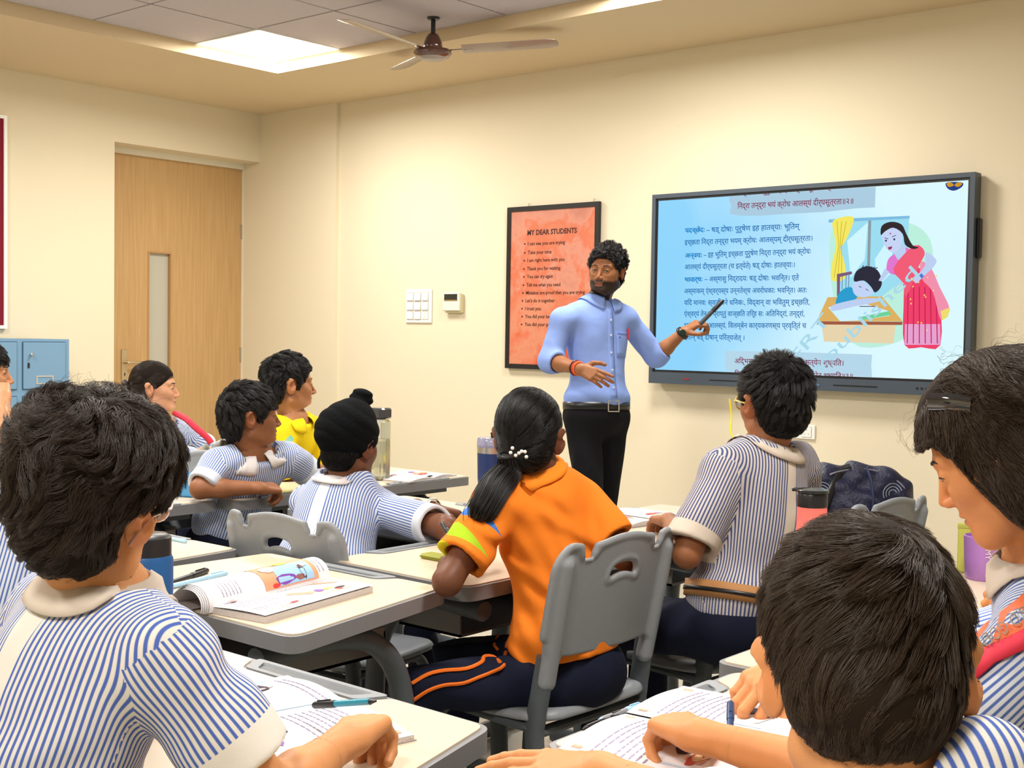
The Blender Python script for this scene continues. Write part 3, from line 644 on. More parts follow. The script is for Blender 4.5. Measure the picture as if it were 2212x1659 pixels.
# ------------------------------------------------------------------ desks
def rot2(x, y, a): return x*math.cos(a)-y*math.sin(a), x*math.sin(a)+y*math.cos(a)
DESKG = 'trapezoid school desks with grey edges'
def desk(loc, rz, far, near, depth, label, tc=0., basket=True):
    t = thing('school_desk', (loc[0], loc[1], 0), rz, label, 'desk', DESKG)
    fl, fr = far; nl, nr = near; D = depth; i = .009
    out = rpoly([(nl, -D), (nr, -D), (fr, 0), (fl, 0)], [.045, .045, .03, .03])
    MB().prism(out, .664, .6975).build('edge_band', M_EDGE, t, True)
    lam = rpoly([(nl+i, -D+i), (nr-i, -D+i), (fr-i, -i), (tc+.175, -i), (tc+.145, -.058), (tc-.145, -.058), (tc-.175, -i), (fl+i, -i)], [.04, .04, .022, .012, .02, .02, .012, .022], 4)
    MB().prism(lam, .69, .7005).build('laminate_top', M_LAM, t)
    o_ = rpoly([(tc-.14, -.054), (tc+.14, -.054), (tc+.165, -.003), (tc-.165, -.003)], .012, 5)
    def shr(p, k, dy):                                  # inner outline of the tray groove
        return [(tc+(x-tc)*.84, -.029+(y+.029)*k) for x, y in p]
    inn = shr(o_, .62, 0); n = len(o_)
    v = [(x, y, .7025) for x, y in o_]+[(x, y, .7025) for x, y in inn]+[(x, y, .6985) for x, y in shr(o_, .48, 0)]+[(x, y, .690) for x, y in o_]
    f = []
    for k in range(n):
        j = (k+1) % n; f += [(k, j, n+j, n+k), (n+k, n+j, 2*n+j, 2*n+k), (3*n+k, 3*n+j, j, k)]
    f.append(tuple(range(2*n, 3*n)))
    meshobj('pen_tray', v, f, M_GREY, t)
    meshobj('tray_groove', [(x, y, .6992) for x, y in shr(o_, .47, 0)], [tuple(range(n))], M_DARK, t)
    for s in (-1, 1):
        x = (nl+fl)/2+.09 if s < 0 else (nr+fr)/2-.09
        MB().tube(arc([(x, -D+.03, .625), (x, -D*.6, .632), (x, -.20, .60), (x, -.12, .50), (x, -.10, .32), (x, -.11, .05)], 7), .028, 12, rx=.024).build('leg', M_DARK, t, True)
        MB().tube([(x, -D-.02, .028), (x, -.2, .03), (x, .0, .028)], .022, 10, rx=.026).build('foot', M_DARK, t, True)
    MB().box((nl+.12, -D+.10, .635), (nr-.12, -D+.14, .664)).box((fl+.06, -.12, .635), (fr-.06, -.08, .664)).build('under_beam', M_DARK, t)
    b = MB().box((fl+.10, -D+.12, .545), (fr-.10, -.10, .552)).box((fl+.10, -.105, .545), (fr-.10, -.10, .60)).box((fl+.10, -D+.12, .545), (fl+.105, -.10, .61)).box((fr-.105, -D+.12, .545), (fr-.10, -.10, .61))
    b.build('book_shelf', mat('shelf_grey', (.20, .19, .18), .5), t)
    return t
desk((-1.56, 1.385), 0, (-.36, .36), (-.44, .50), .53, 'desk under the curly haired boy in the left foreground with a textbook and pen', tc=-.02)
desk((-2.265, 2.075), 0, (-.315, .325), (-.345, .44), .55, 'desk holding the rolled open textbook in the centre left', tc=.0)
desk((-3.03, 2.055), 0, (-.36, .352), (-.40, .405), .53, 'desk behind the curly haired boy with a blue pen in its tray', tc=-.02)
desk((-2.405, 2.43), math.pi/2, (-.32, .32), (-.33, .36), .50, 'desk under the left arm of the girl in orange', tc=-.02)
desk((-2.40, 3.30), math.pi/2, (-.30, .33), (-.36, .38), .52, 'desk with an open book under the hand of the boy in yellow glasses', tc=.02)
desk((-2.84, 3.145), 0, (-.32, .35), (-.36, .36), .52, 'desk in front of the boy in the black turban', tc=.12)
desk((-1.095, 1.635), math.pi/2, (-.265, .275), (-.265, .275), .52, 'desk with the textbook marked by the girl with the hair clip', tc=.02)
desk((-1.155, 2.235), math.pi/2, (-.30, .31), (-.30, .31), .52, 'desk beyond the right foreground boy holding the pink bottle', tc=.0)
desk((-1.155, 2.875), math.pi/2, (-.30, .31), (-.30, .31), .52, 'desk with the purple cup at the right edge', tc=.0)
desk((-1.10, 1.045), math.pi/2, (-.30, .30), (-.30, .30), .52, 'desk at the bottom edge under the forearm of the right foreground boy', tc=-.05)
desk((-3.44, 2.92), -math.pi/2, (-.32, .30), (-.32, .30), .50, 'desk carrying the black bottle with a red sticker', tc=.02)
desk((-3.49, 2.28), -math.pi/2, (-.31, .31), (-.31, .31), .50, 'desk left of the black bottle behind the curly hair', tc=.0)
desk((-3.40, 3.50), -math.pi/2, (-.265, .265), (-.265, .265), .50, 'desk with the clear water bottle and open notebook', tc=.02)
desk((-4.40, 3.30), -math.pi/2, (-.30, .30), (-.35, .35), .48, 'desk beside the oak door under the white bag', tc=.0)

# ------------------------------------------------------------------ chairs (shapes built once, copied)
def f_back(p):
    x, y, z = p.T; xa = np.abs(x)
    yc = -.205-.20*(z-.50)+.55*x*x                      # reclined and hugging the sitter
    w_ = y-yc
    qx = xa-.14; qz = np.abs(z-.690)-.065; out = np.hypot(np.maximum(qx, 0), np.maximum(qz, 0))+np.minimum(np.maximum(qx, qz), 0)-.072
    out = np.maximum(out, (.558+.35*np.maximum(.12-xa, 0)*0+.9*np.maximum(xa-.12, 0)**2)-z)
    top = .818+.008*np.cos(xa*26)-z; out = smax(out, -top, .01)
    out = smax(out, .026-np.hypot((xa-.126), np.minimum(0, z-.812)), .010)
    hz = (z-.752)+5.*x*x; out = smax(out, .021-np.hypot(np.maximum(xa-.036, 0), hz), .006)
    pan = smax(out, np.abs(w_)-.005-.002*np.cos(xa*20), .005)
    rim = np.abs(np.maximum(np.abs(z-.69)-.13, 0))
    lobe = cap((.182, -.205+.018-.0, .505), (.188, -.262+.018, .775), .021, .017)(np.stack([xa, y, z], 1))
    d = smin(pan, lobe, .018)
    edge = np.hypot(np.maximum(np.abs(out)-.001, 0), w_)-.0085
    d = smin(d, smax(edge, -(z-.60), .01), .004)
    slot = smax(np.abs(xa-.126)-.013, .785-z, .002)
    return smax(d, -slot, .006)
def f_seat(p):
    x, y, z = p.T; zc = .425-.22*np.maximum(y-.10, 0)**2*4+.10*x*x*1.2-.012*np.cos(y*8)
    qx = np.abs(x)-(.135+.02*y); qy = np.abs(y)-.13; out = np.hypot(np.maximum(qx, 0), np.maximum(qy, 0))+np.minimum(np.maximum(qx, qy), 0)-.075
    zc = zc-1.5*np.maximum(out+.03, 0)**2*6
    return smax(out, np.abs(z-zc)-.011, .016)
def make_chair():
    t = thing('school_chair')
    sdf_obj('backrest', f_back, (-.24, -.32, .47), (.24, -.10, .84), .0045, M_GREY, t)
    sdf_obj('seat', f_seat, (-.24, -.23, .36), (.24, .23, .47), .0055, M_GREY, t)
    for s in (-1, 1):
        MB().tube(arc([(s*.184, -.187, .56), (s*.188, -.175, .48), (s*.19, -.165, .42), (s*.192, -.165, .34), (s*.195, -.21, .02)], 6), .0265, 14, rx=.0145).build('leg', M_DARK, t, True)
        MB().tube(arc([(s*.17, .10, .395), (s*.175, .15, .37), (s*.185, .185, .26), (s*.19, .20, .02)], 6), .018, 12, rx=.014).build('leg', M_DARK, t, True)
        MB().tube([(s*.185, -.165, .395), (s*.175, .12, .395)], .02, 10, rx=.014).build('side_rail', M_DARK, t, True)
    MB().tube([(-.185, -.165, .385), (.185, -.165, .385)], .018, 10, rx=.012).build('cross_bar', M_DARK, t, True)
    return t
chair0 = make_chair(); _used = [False]
def place_chair(x, y, rz, label, s=1.):
    if not _used[0]: r = chair0; _used[0] = True
    else:
        r = chair0.copy(); COL.objects.link(r)
        for ch in chair0.children:
            c = ch.copy(); COL.objects.link(c); c.parent = r
    r.location = (x, y, 0); r.rotation_euler = (0, 0, rz); r.scale = (s, s, s); tag(r, label, 'chair', 'grey plastic school chairs'); return r
PH = math.pi/2
place_chair(-1.90, 2.355, PH-.04, 'grey plastic chair under the girl in orange, nearest whole chair')
place_chair(-1.82, 2.97, PH-.12, 'grey plastic chair behind the boy in yellow glasses')
place_chair(-1.72, 3.45, PH-.12, 'grey plastic chair in front of the navy backpack')
place_chair(-2.58, 2.33, .10, 'dark grey chair back beside the boy in the black turban', .97)
place_chair(-1.25, .66, -.1, 'grey chair under the curly haired boy in the left foreground')
place_chair(-2.24, 1.33, .0, 'grey chair behind the curly haired boy under a hidden student')
place_chair(-.34, .83, PH-.6, 'grey chair under the boy at the right foreground')
place_chair(-.28, 1.62, PH-.0, 'grey chair under the girl with the black hair clip')
place_chair(-.34, 2.86, PH, 'grey chair at the right edge behind the purple cup')
place_chair(-4.06, 3.0, -PH, 'grey chair under the boy beside the black bottle')
place_chair(-4.12, 2.24, -PH, 'grey chair under the boy at the left edge')
place_chair(-4.06, 3.55, -PH, 'grey chair under the boy in the yellow shirt')
place_chair(-5.02, 3.25, -PH, 'grey chair under the girl beside the door')

# ------------------------------------------------------------------ books, papers, pens
M_PRINT = mat('grey_print', (.33, .29, .42), .7); M_PINK = mat('pink_print', (.80, .36, .24), .7)
def surf_mesh(name, S, u0, u1, v0, v1, m, parent, nu=14, nv=2, off=.0):
    V = []; F = []
    for i in range(nu+1):
        for j in range(nv+1):
            V.append(S(u0+(u1-u0)*i/nu, v0+(v1-v0)*j/nv, off))
    for i in range(nu):
        for j in range(nv): F.append((i*(nv+1)+j, (i+1)*(nv+1)+j, (i+1)*(nv+1)+j+1, i*(nv+1)+j+1))
    return meshobj(name, V, F, m, parent, True)
def print_lines(S, u0, u1, v0, v1, n, parent, along='u', m=None, seed=0, wd=.27):
    r = random.Random(seed); V = []; F = []
    for k in range(n):
        c = (k+.5)/n; h = .5*wd/n; t = 0.; end = 1. if r.random() < .8 else r.uniform(.4, .9)
        while t < end-.02:
            L = min(r.uniform(.04, .12), end-t); a, b_ = t, t+L
            q = []
            for s_, c_ in ((a, c-h), (b_, c-h), (b_, c+h*r.uniform(.7, 1.)), (a, c+h)):
                uu, vv = (s_, c_) if along == 'u' else (c_, s_)
                q.append(S(u0+(u1-u0)*uu, v0+(v1-v0)*vv, .0006))
            nn = len(V); V += q; F.append((nn, nn+1, nn+2, nn+3)); t += L+.018
    if V: return tag(meshobj('text_line', V, F, m or M_PRINT, parent), kind='stuff')
def flat_poly(name, S, pts, m, parent, off=.0008): return meshobj(name, [S(u, v, off) for u, v in pts], [tuple(range(len(pts)))], m, parent)
def blob(S, cu, cv, ru, rv, m, parent, name='picture', n=14, off=.001, seed=1):
    r = random.Random(seed); pts = []
    for k in range(n):
        a = 2*math.pi*k/n; q = r.uniform(.8, 1.15); pts.append((cu+ru*q*math.cos(a), cv+rv*q*math.sin(a)))
    return flat_poly(name, S, pts, m, parent, off)
def pic(S, u0, v0, u1, v1, parent, seed=0, base=(.55, .75, .9)):
    r = random.Random(seed); flat_poly('picture', S, [(u0, v0), (u1, v0), (u1, v1), (u0, v1)], mat('pic_%02d' % (seed % 90), base, .7), parent, .0007)
    cols = [(.55, .08, .06), (.05, .03, .06), (.75, .5, .2), (.25, .12, .5), (.7, .35, .2), (.85, .7, .65)]
    for k in range(5):
        c = cols[(seed+k) % 6]; blob(S, u0+(u1-u0)*r.uniform(.2, .8), v0+(v1-v0)*r.uniform(.2, .8), abs(u1-u0)*r.uniform(.1, .2), abs(v1-v0)*r.uniform(.12, .25), mat('ink_%d' % ((seed+k) % 6), c, .7), parent, seed=seed*7+k, off=.0009+.0001*k)

def frame2(p, q):                                     # unit vector p->q on the table and its left normal
    u = unit((q-p)*[1, 1, 0]); return u, np.array([-u[1], u[0], 0.])
# textbook with rolled back pages on the middle desk
TZ = .7008
s0 = atz(452, 1312, TZ+.012); s1 = atz(704, 1252, TZ+.012); u, v = frame2(s0, s1); v = -v if (v@(atz(605, 1340, TZ)-s0)) < 0 else v
Lb = np.linalg.norm((s1-s0)[:2]); Wb = float(v@(atz(607, 1338, TZ)-s0)); Wb2 = float(v@(atz(833, 1272, TZ)-s0))
t = thing('textbook', tuple(s0*[1, 1, 0]+[0, 0, TZ]), 0, 'open textbook with rolled back pages on the centre left desk', 'book')
O_ = np.array([0, 0, 0.])
def S_r(a, b_, off): return u*a+v*b_+np.array([0, 0, .0125+.004*math.sin(min(1, b_/Wb)*2.6)+off])
def Wat(a): return Wb+(Wb2-Wb)*a/Lb
b = MB(); pl = [(0, 0), (Lb, 0), (Lb, Wat(Lb)), (0, Wat(0))]
vv = [u*a+v*q+np.array([0, 0, z]) for z in (.0, .0125) for a, q in pl]
b.add(vv, [(3, 2, 1, 0), (4, 5, 6, 7), (0, 1, 5, 4), (1, 2, 6, 5), (2, 3, 7, 6), (3, 0, 4, 7)]).build('page_block', M_PAGES, t)
def S_rr(a, b_, off): return S_r(a*Lb, b_*Wat(a*Lb), off)
pg = surf_mesh('right_page', S_rr, 0, 1, 0, 1, M_PAPER, t, 2, 10, .001)
print_lines(lambda a, b_, o: S_rr(a, b_, o+.001), .06, .40, .16, .50, 6, pg, seed=3); print_lines(lambda a, b_, o: S_rr(a, b_, o+.001), .50, .93, .10, .30, 4, pg, seed=4); print_lines(lambda a, b_, o: S_rr(a, b_, o+.001), .06, .42, .62, .78, 3, pg, seed=5)
S2 = lambda a, b_, o: S_rr(a, b_, o+.001)
flat_poly('heading_band', S2, [(.44, .42), (.50, .34), (.62, .60), (.56, .68)], M_PINK, pg); flat_poly('heading_band', S2, [(.78, .14), (.84, .10), (.96, .36), (.90, .40)], M_PINK, pg)
pic(S2, .60, .50, .88, .82, pg, 5, (.9, .62, .45)); pic(S2, .14, .70, .40, .90, pg, 2, (.9, .7, .55)); pic(S2, .05, .04, .20, .14, pg, 3, (.85, .75, .8))
# rolled pages: a sheet that rises from the spine, arches over and comes down on the far side
Rr = .041
def S_l(a, b_, off):                                  # a along the spine 0..1, b 0..1 around the arch
    R = Rr*(1.0-.05*a)+off; th = math.radians(-20+235*b_); flare = (1-a)*.030*max(0, b_-.4)
    return u*(a*(Lb+.0)-.012*(1-a))+v*(-.034+R*math.cos(th)*1.15-flare)+np.array([0, 0, max(.003, .022+R*math.sin(th)*.98-(1-a)*.006)])
for k in range(5):
    S_k = lambda a, b_, o, k=k: S_l(a, b_*(1-.05*k), o-.0018*k)
    surf_mesh('rolled_page' if k == 0 else 'inner_page', S_k, 0-.01*k, 1, 0, 1, M_PAPER, t, 4, 20)
Sl = lambda a, b_, o: S_l(a, b_, o+.0006)
rp = t.children[-5]
def picS(u0, v0, u1, v1, m, off=.0006): return surf_mesh('picture', Sl, u0, u1, v0, v1, m, rp, 2, 6, off)
picS(.44, .10, .90, .62, mat('pic_orange', (.80, .36, .20), .7)); picS(.56, .12, .86, .44, mat('pic_sky', (.35, .60, .88), .7), .0009)
for k, (a, b_, ra, rb, c) in enumerate([(.62, .20, .08, .07, (.22, .06, .42)), (.74, .18, .04, .04, (.30, .12, .10)), (.53, .14, .03, .03, (.75, .05, .05)), (.68, .48, .06, .05, (.85, .65, .1)), (.54, .40, .06, .07, (.9, .88, .9)), (.80, .34, .05, .03, (.55, .5, .6)), (.78, .26, .02, .12, (.1, .06, .05))]):
    blob(Sl, a, b_, ra, rb, mat('pk_%d' % k, c, .7), rp, off=.0012+.0001*k, seed=k)
print_lines(Sl, .10, .26, .16, .52, 6, rp, along='v', seed=9, wd=.2); print_lines(Sl, .90, .97, .18, .55, 2, rp, along='v', seed=10, wd=.2)
surf_mesh('cover', lambda a, b_, o: u*(a*Lb-.02)+v*(-.04-.055*b_-.02*b_*(1-a))+np.array([0, 0, .004+.010*math.sin(b_*3)*(1-a)]), 0, .9, 0, 1, mat('dull_cover', (.35, .30, .28), .6), t, 3, 5)

def open_book(c, ang, wd, ht, label, name='textbook', thick=.010, seed=0, left=None):
    t = thing(name, (float(c[0]), float(c[1]), TZ), ang, label, 'book')
    for s in (-1, 1):
        th = thick*(1 if s > 0 else .8)
        def S(a, b_, o, s=s, th=th): return np.array([s*(.001+a*wd), (b_-.5)*ht, th*(1-.25*a)+.010*math.sin(min(1, a*1.1)*math.pi)*.55*(1 if s > 0 else 1.4)+.0008+o])
        b = MB(); V = []; F = []; n = 10
        for i in range(n+1):
            a = i/n
            for b_ in (0, 1): V += [np.array([s*(.001+a*wd), (b_-.5)*ht, 0.]), S(a, b_, -.0006)]
        for i in range(n):
            q = i*4; F += [(q+1, q+5, q+7, q+3), (q, q+4, q+5, q+1), (q+2, q+3, q+7, q+6)]
        F += [(n*4, n*4+2, n*4+3, n*4+1)]
        b.add(V, F).build('page_block', M_PAGES, t)
        pg = surf_mesh('page', S, 0, 1, 0, 1, M_PAPER, t, 10, 1)
        if s > 0 or left:
            print_lines(S, .10, .92, .50, .86, 8, pg, seed=seed+1); flat_poly('heading_band', S, [(.08, .90), (.92, .90), (.92, .96), (.08, .96)], M_PINK, pg, .001)
            flat_poly('heading_band', S, [(.08, .12), (.92, .12), (.92, .19), (.08, .19)], M_PINK, pg, .001); pic(S, .2, .23, .86, .46, pg, seed+2, (.62, .74, .88))
        else: pic(S, .06, .2, .94, .80, pg, seed+4, (.40, .62, .86)); print_lines(S, .1, .9, .84, .94, 2, pg, seed=seed+3)
    MB().box((-wd-.003, -ht/2-.003, -.0002), (wd+.003, ht/2+.003, .0012)).build('cover', mat('dull_cover'), t)
    return t
p = atz(585, 1560, TZ); open_book((p[0]-.0, p[1]-.0), math.radians(-12), .19, .255, 'textbook open under the hand of the curly haired boy', seed=11, left=False)
p = atz(1560, 1600, TZ); open_book((p[0]-.03, p[1]), PH+.10, .19, .26, 'textbook being marked by the girl with the hair clip', seed=20, left=True)
p = atz(1345, 1125, TZ); open_book((p[0], p[1]+.05), PH-.1, .17, .24, 'textbook under the hand of the boy in yellow glasses', seed=30, left=True)
p = atz(880, 1030, TZ); t = open_book((p[0]+.02, p[1]), -PH+.15, .16, .22, 'open notebook with a black cover behind the clear bottle', 'notebook', .006, 40, False)
p = atz(2150, 1330, TZ); t = open_book((p[0]+.10, p[1]-.05), PH, .15, .21, 'white notebook beside the hands at the right edge', 'notebook', .005, 44, False)
p = atz(960, 1300, TZ)
def pen(c, d, L, m, cap_m, label, name='pen', r=.0052, tip=None, z=None, up=0.):
    c = np.array([c[0], c[1], (c[2] if z is None else z)]); d = unit(np.array([d[0], d[1], up]))
    t = thing(name, tuple(c), 0, label, 'pen')
    a = -d*L/2
    o = MB().tube([a, a+d*L*.62], r, 12).build('barrel', m, t, True)
    MB().tube([a+d*L*.60, a+d*L*.64, a+d*L*.97, a+d*L], [r*1.12, r*1.18, r*1.12, r*.8], 12).build('cap', cap_m, t, True)
    MB().tube([a-d*.012, a], [r*.3, r*.9], 10).build('tip', tip or cap_m, t, True)
    n = np.cross(d, [0, 0, 1.]); MB().tube([a+d*L*.93+np.array([0, 0, r*1.2]), a+d*L*.70+np.array([0, 0, r*1.3])], .0014, 6).build('clip', cap_m, t)
    return t
def pen2(p, q, z, *k, **kw):
    a, b_ = atz(*p, z), atz(*q, z); return pen((a+b_)/2, (b_-a), float(np.linalg.norm(b_-a)), *k, z=z, **kw)
M_LB = mat('light_blue_pen', (.36, .62, .85), .3); M_TEAL = mat('teal_pen', (.02, .25, .36), .25)
pen2((360, 1262), (448, 1232), TZ+.0065, M_BLACK, M_BLACK, 'black pen beside the rolled textbook', r=.0065)
pen2((372, 1266), (490, 1238), TZ+.006, M_LB, M_LB, 'light blue pen beside the rolled textbook', r=.0058)
pen2((372, 1164), (402, 1170), .7050, M_LB, M_LB, 'light blue pen in the desk tray behind the curly hair')
pen2((1268, 1572), (1345, 1540), .7045, M_BLACK, M_BLACK, 'black pen in the desk tray by the right foreground boy', r=.0048)
pen2((1300, 1555), (1385, 1524), .7060, mat('grey_pen', (.25, .26, .28), .3), M_LB, 'grey and light blue pen in the same tray as the black pen', r=.0050)
pen2((900, 1036), (935, 1030), TZ+.005, M_LB, M_BLACK, 'blue pen beside the open notebook on the far desk')
# green pencil pouch by the girl's elbow, red pouch
p = atz(937, 1207, TZ); t = thing('eraser_case', tuple(p), 0, 'small olive green case beside the elbow of the girl in orange', 'case')
MB().box((-.03, -.022, 0), (.045, .022, .013), .004).build('case_body', mat('olive_plastic', (.30, .31, .02), .45), t); MB().box((-.03, -.0225, .0055), (.0455, .0225, .0070)).build('lid_seam', mat('olive_dark', (.12, .13, .01), .6), t)
p = atz(655, 1012, TZ); t = thing('pencil_pouch', tuple(p), .5, 'red pencil pouch behind the hand of the boy beside the black bottle', 'pouch')
MB().box((-.09, -.03, 0), (.09, .03, .022), .009).build('pouch_body', mat('red_cloth', (.62, .02, .05), .7), t, True); MB().box((-.085, -.003, .022), (.085, .003, .024)).build('zip', M_BLACK, t)

# ------------------------------------------------------------------ bottles and cups
def bottle(name, p, label, parts, cat='bottle', n=36):
    t = thing(name, (float(p[0]), float(p[1]), TZ), 0, label, cat)
    for nm, prof, m in parts: MB().lathe(prof, n=n).build(nm, m, t, True)
    return t
p = atz(494, 1068, TZ); M_BB = mat('gloss_black_steel', (.010, .011, .010), .13, spec=.6, coat=.5); M_RED = mat('red_sticker', (.85, .015, .03), .4)
t = bottle('water_bottle', p, 'tall gloss black bottle with a red round sticker', [
    ('body', [(.036, 0), (.0385, .003), (.0395, .02), (.0395, .14), (.037, .165), (.031, .187), (.0295, .193)], M_BB),
    ('collar', [(.0295, .193), (.030, .194), (.030, .198), (.0295, .199)], M_STEEL),
    ('lid', [(.0295, .199), (.030, .22), (.0275, .248), (.0255, .252), (.01, .253)], mat('matt_black', (.012, .014, .018), .45))])
cd = unit((EYE-np.array(p))*[1, 1, 0]); sd = np.array([-cd[1], cd[0], 0])
MB().box((-.011, -.011, .0), (.011, .011, .006), .002).build('flip_tab', mat('red_tab', (.65, .03, .05), .4), t).matrix_local = Matrix.Translation(tuple(cd*.018+np.array([0, 0, .248])))
a0 = math.atan2(cd[1], cd[0])+.35; V = []; F = []
for k in range(9):
    for j in range(9):
        rr_, aa_ = k/8, j/8*2*math.pi; x, y = rr_*math.cos(aa_), rr_*math.sin(aa_)
        R = .0396 if .150+y*.019 < .148 else .0394-.55*max(0, .150+y*.019-.140)**1.35; V.append((math.cos(a0+x*.019/.0395)*(R+.0012), math.sin(a0+x*.019/.0395)*(R+.0012), .148+y*.019))
for k in range(8):
    for j in range(8): F.append((k*9+j, (k+1)*9+j, (k+1)*9+j+1, k*9+j+1))
stk = meshobj('sticker', V, F, M_RED, t, True)
# clear bottle, half filled
p = atz(818, 1036, TZ); t = thing('water_bottle', tuple(p), 0, 'square clear plastic water bottle half filled behind the turban', 'bottle')
M_CL = mat('clear_plastic', (.80, .86, .84), .08, trans=.85, ior=1.2); hw = .038
MB().box((-hw, -hw*.9, 0), (hw, hw*.9, .238), .010).build('body', M_CL, t, True)
MB().box((-hw+.003, -hw*.9+.003, .004), (hw-.003, hw*.9-.003, .162), .008).build('water', mat('bottle_water', (.72, .68, .50), .02, trans=.9, ior=1.33), t, True)
MB().box((-hw, -hw*.9, .241), (hw, hw*.9, .283), .006).build('lid', mat('smoky_lid', (.10, .10, .11), .12, trans=.45), t, True)
MB().lathe([(.025, .238), (.025, .272), (.018, .276)]).build('inner_cap', mat('matt_black'), t, True)
# tumblers
M_NAVY = mat('navy_coat', (.012, .030, .12), .4)
p = np.array([-2.74, 3.05, TZ]); q = W(1063, 1010, 4.15); p = np.array([q[0], q[1], TZ])
t = bottle('tumbler', p, 'navy insulated tumbler with clear lid beside the head of the girl in orange', [
    ('body', [(.035, 0), (.037, .004), (.048, .10), (.050, .185)], M_NAVY), ('steel_rim', [(.0505, .185), (.0505, .205)], M_STEEL),
    ('lid', [(.0515, .205), (.0520, .212), (.050, .232), (.047, .236)], mat('lilac_lid', (.42, .42, .62), .1, trans=.5)),], 'tumbler')
MB().tube([(.0, .0, .232), (0, 0, .245), (-.003, 0, .252)], .006, 10).build('straw_stub', M_BLACK, t, True)
q = W(318, 1290, 1.98); p = np.array([q[0], q[1], TZ])
t = bottle('tumbler', p, 'navy blue bottle behind the ear of the curly haired boy', [
    ('body', [(.038, 0), (.040, .003), (.040, .215), (.037, .222)], mat('blue_coat', (.012, .09, .27), .45)), ('lid', [(.037, .222), (.037, .25), (.03, .255)], M_BLACK)], 'bottle')
q = W(1753, 1150, 2.42); p = np.array([q[0], q[1], TZ]); M_CORAL = mat('coral_pink_coat', (.93, .20, .17), .5)
zt2 = float(W(1753, 1056, 2.42)[2])-TZ
t = bottle('water_bottle', p, 'coral pink bottle with black screw lid behind the right foreground boy', [
    ('body', [(.036, 0), (.038, .004), (.038, zt2-.13), (.036, zt2-.10), (.0292, zt2-.075), (.0285, zt2-.034)], M_CORAL),
    ('lid', [(.0285, zt2-.034), (.0292, zt2-.032), (.0292, zt2-.012), (.0275, zt2-.008)], M_BLACK), ('lid_top', [(.0275, zt2-.008), (.0305, zt2-.006), (.0305, zt2-.001), (.028, zt2), (.02, zt2-.002)], mat('gloss_black', (.02, .02, .022), .15))])
MB().tube([(-.026, .0, zt2-.004), (-.036, -.004, zt2-.003), (-.04, -.004, zt2-.004)], .004, 8).build('carry_loop', M_BLACK, t, True)
p = atz(2125, 1250, TZ); t = bottle('cup', p, 'lilac purple cup on the desk at the right edge', [
    ('body', [(.042, 0), (.044, .003), (.047, .055), (.049, .105), (.046, .106), (.044, .06)], mat('lilac_plastic', (.42, .20, .56), .35))], 'cup')
cd = unit((EYE-p)*[1, 1, 0]); sd = np.array([-cd[1], cd[0], 0]); tv, tf = text_mesh('MY', .018)
if len(tv):
    ang = -(tv[:, 0])/.047; a0 = math.atan2(cd[1], cd[0])+.15; rr = .0487
    meshobj('lettering', [(math.cos(a0+x[1]/.047-.1)*(rr), math.sin(a0+x[1]/.047-.1)*(rr), .080-x[0]) for x in tv], tf, M_WHITE, t)
p = atz(2085, 1240, TZ); t = thing('box', (p[0], p[1]+.03, TZ), .3, 'yellow green upright box behind the purple cup', 'box'); MB().box((-.03, -.01, 0), (.03, .02, .12), .002).build('carton', mat('lime_card', (.55, .55, .10), .5), t); MB().box((-.031, -.011, .112), (.031, .021, .121)).build('flap', mat('lime_card2', (.45, .46, .08), .5), t)

# pale blue pencil box and white bag
p = atz(405, 1072, TZ); t = thing('pencil_box', tuple(p), .35, 'translucent light blue pencil box beside the curly hair', 'pencil box')
M_PB = mat('translucent_blue', (.10, .42, .80), .2, trans=.35)
b = MB().box((-.07, -.03, 0), (.04, .03, .07), .006); b.build('box_body', M_PB, t, True); MB().box((-.072, -.032, .07), (.042, .032, .082), .005).build('lid', M_PB, t, True); MB().box((.02, .03, .055), (.035, .036, .08), .002).build('latch', M_PB, t)
p = atz(395, 1003, TZ)
def f_bag(q):
    x, y, z = q.T; return smax(ell((0, 0, .0), (.17, .10, .075))(q)-.004*np.sin(x*60+y*30)-.003*np.sin(z*110+x*30), -z, .01)
t = thing('plastic_bag', tuple(p), .9, 'crumpled white plastic bag on the desk beside the door', 'bag'); sdf_obj('bag_body', f_bag, (-.18, -.12, -.01), (.18, .12, .1), .006, mat('white_film', (.66, .72, .74), .22, spec=.6), t); MB().tube([(.10, 0, .05), (.15, .02, .075), (.17, .03, .06)], .007, 7).build('tied_handle', mat('white_film'), t, True)

# ------------------------------------------------------------------ backpack on the far side of the chair
bp = W(1846, 1078, 3.95); PB = float(bp[2])-.437
def f_pack(q):
    x, y, z = q.T; base = U([(ell((0, 0, .0), (.15, .10, .115)), .03), (ell((-.085, -.02, .015), (.075, .085, .095)), .03), (ell((.10, .01, .0), (.08, .085, .10)), .03), (ell((.0, -.075, -.03), (.10, .055, .075)), .012), (ell((.02, .03, -.20), (.135, .095, .24)), .05)])(q)
    d = base+.005*np.sin(x*62+np.sin(z*50)*1.5)+.0035*np.sin(z*85+x*42+y*40)
    return smax(d, -PB-z, .02)
t = thing('backpack', (bp[0], bp[1], bp[2]), .55, 'navy patterned backpack slumped on a chair seat near the wall', 'backpack')
mb = mat('navy_nylon', (.010, .012, .040), .5, bump=.4, bscale=120); sdf_obj('bag_body', f_pack, (-.20, -.16, -PB-.02), (.21, .16, .15), .0065, mb, t)
def on_pack(x, z, o=.004):
    q = cast_y(f_pack, x, z); return (x, q-o, z)
def cast_y(f, x, z):
    y = -.3
    for _ in range(30): y += float(np.clip(f(np.array([[x, y, z]], np.float32))[0], -.05, .05))*.8
    return min(y, .05)
MB().tube(arc([on_pack(x, z) for x, z in ((-.11, -.08), (-.10, -.02), (-.08, .04), (-.05, .09), (-.02, .105))]), .013, 8, rx=.004).build('strap', M_BLACK, t, True)
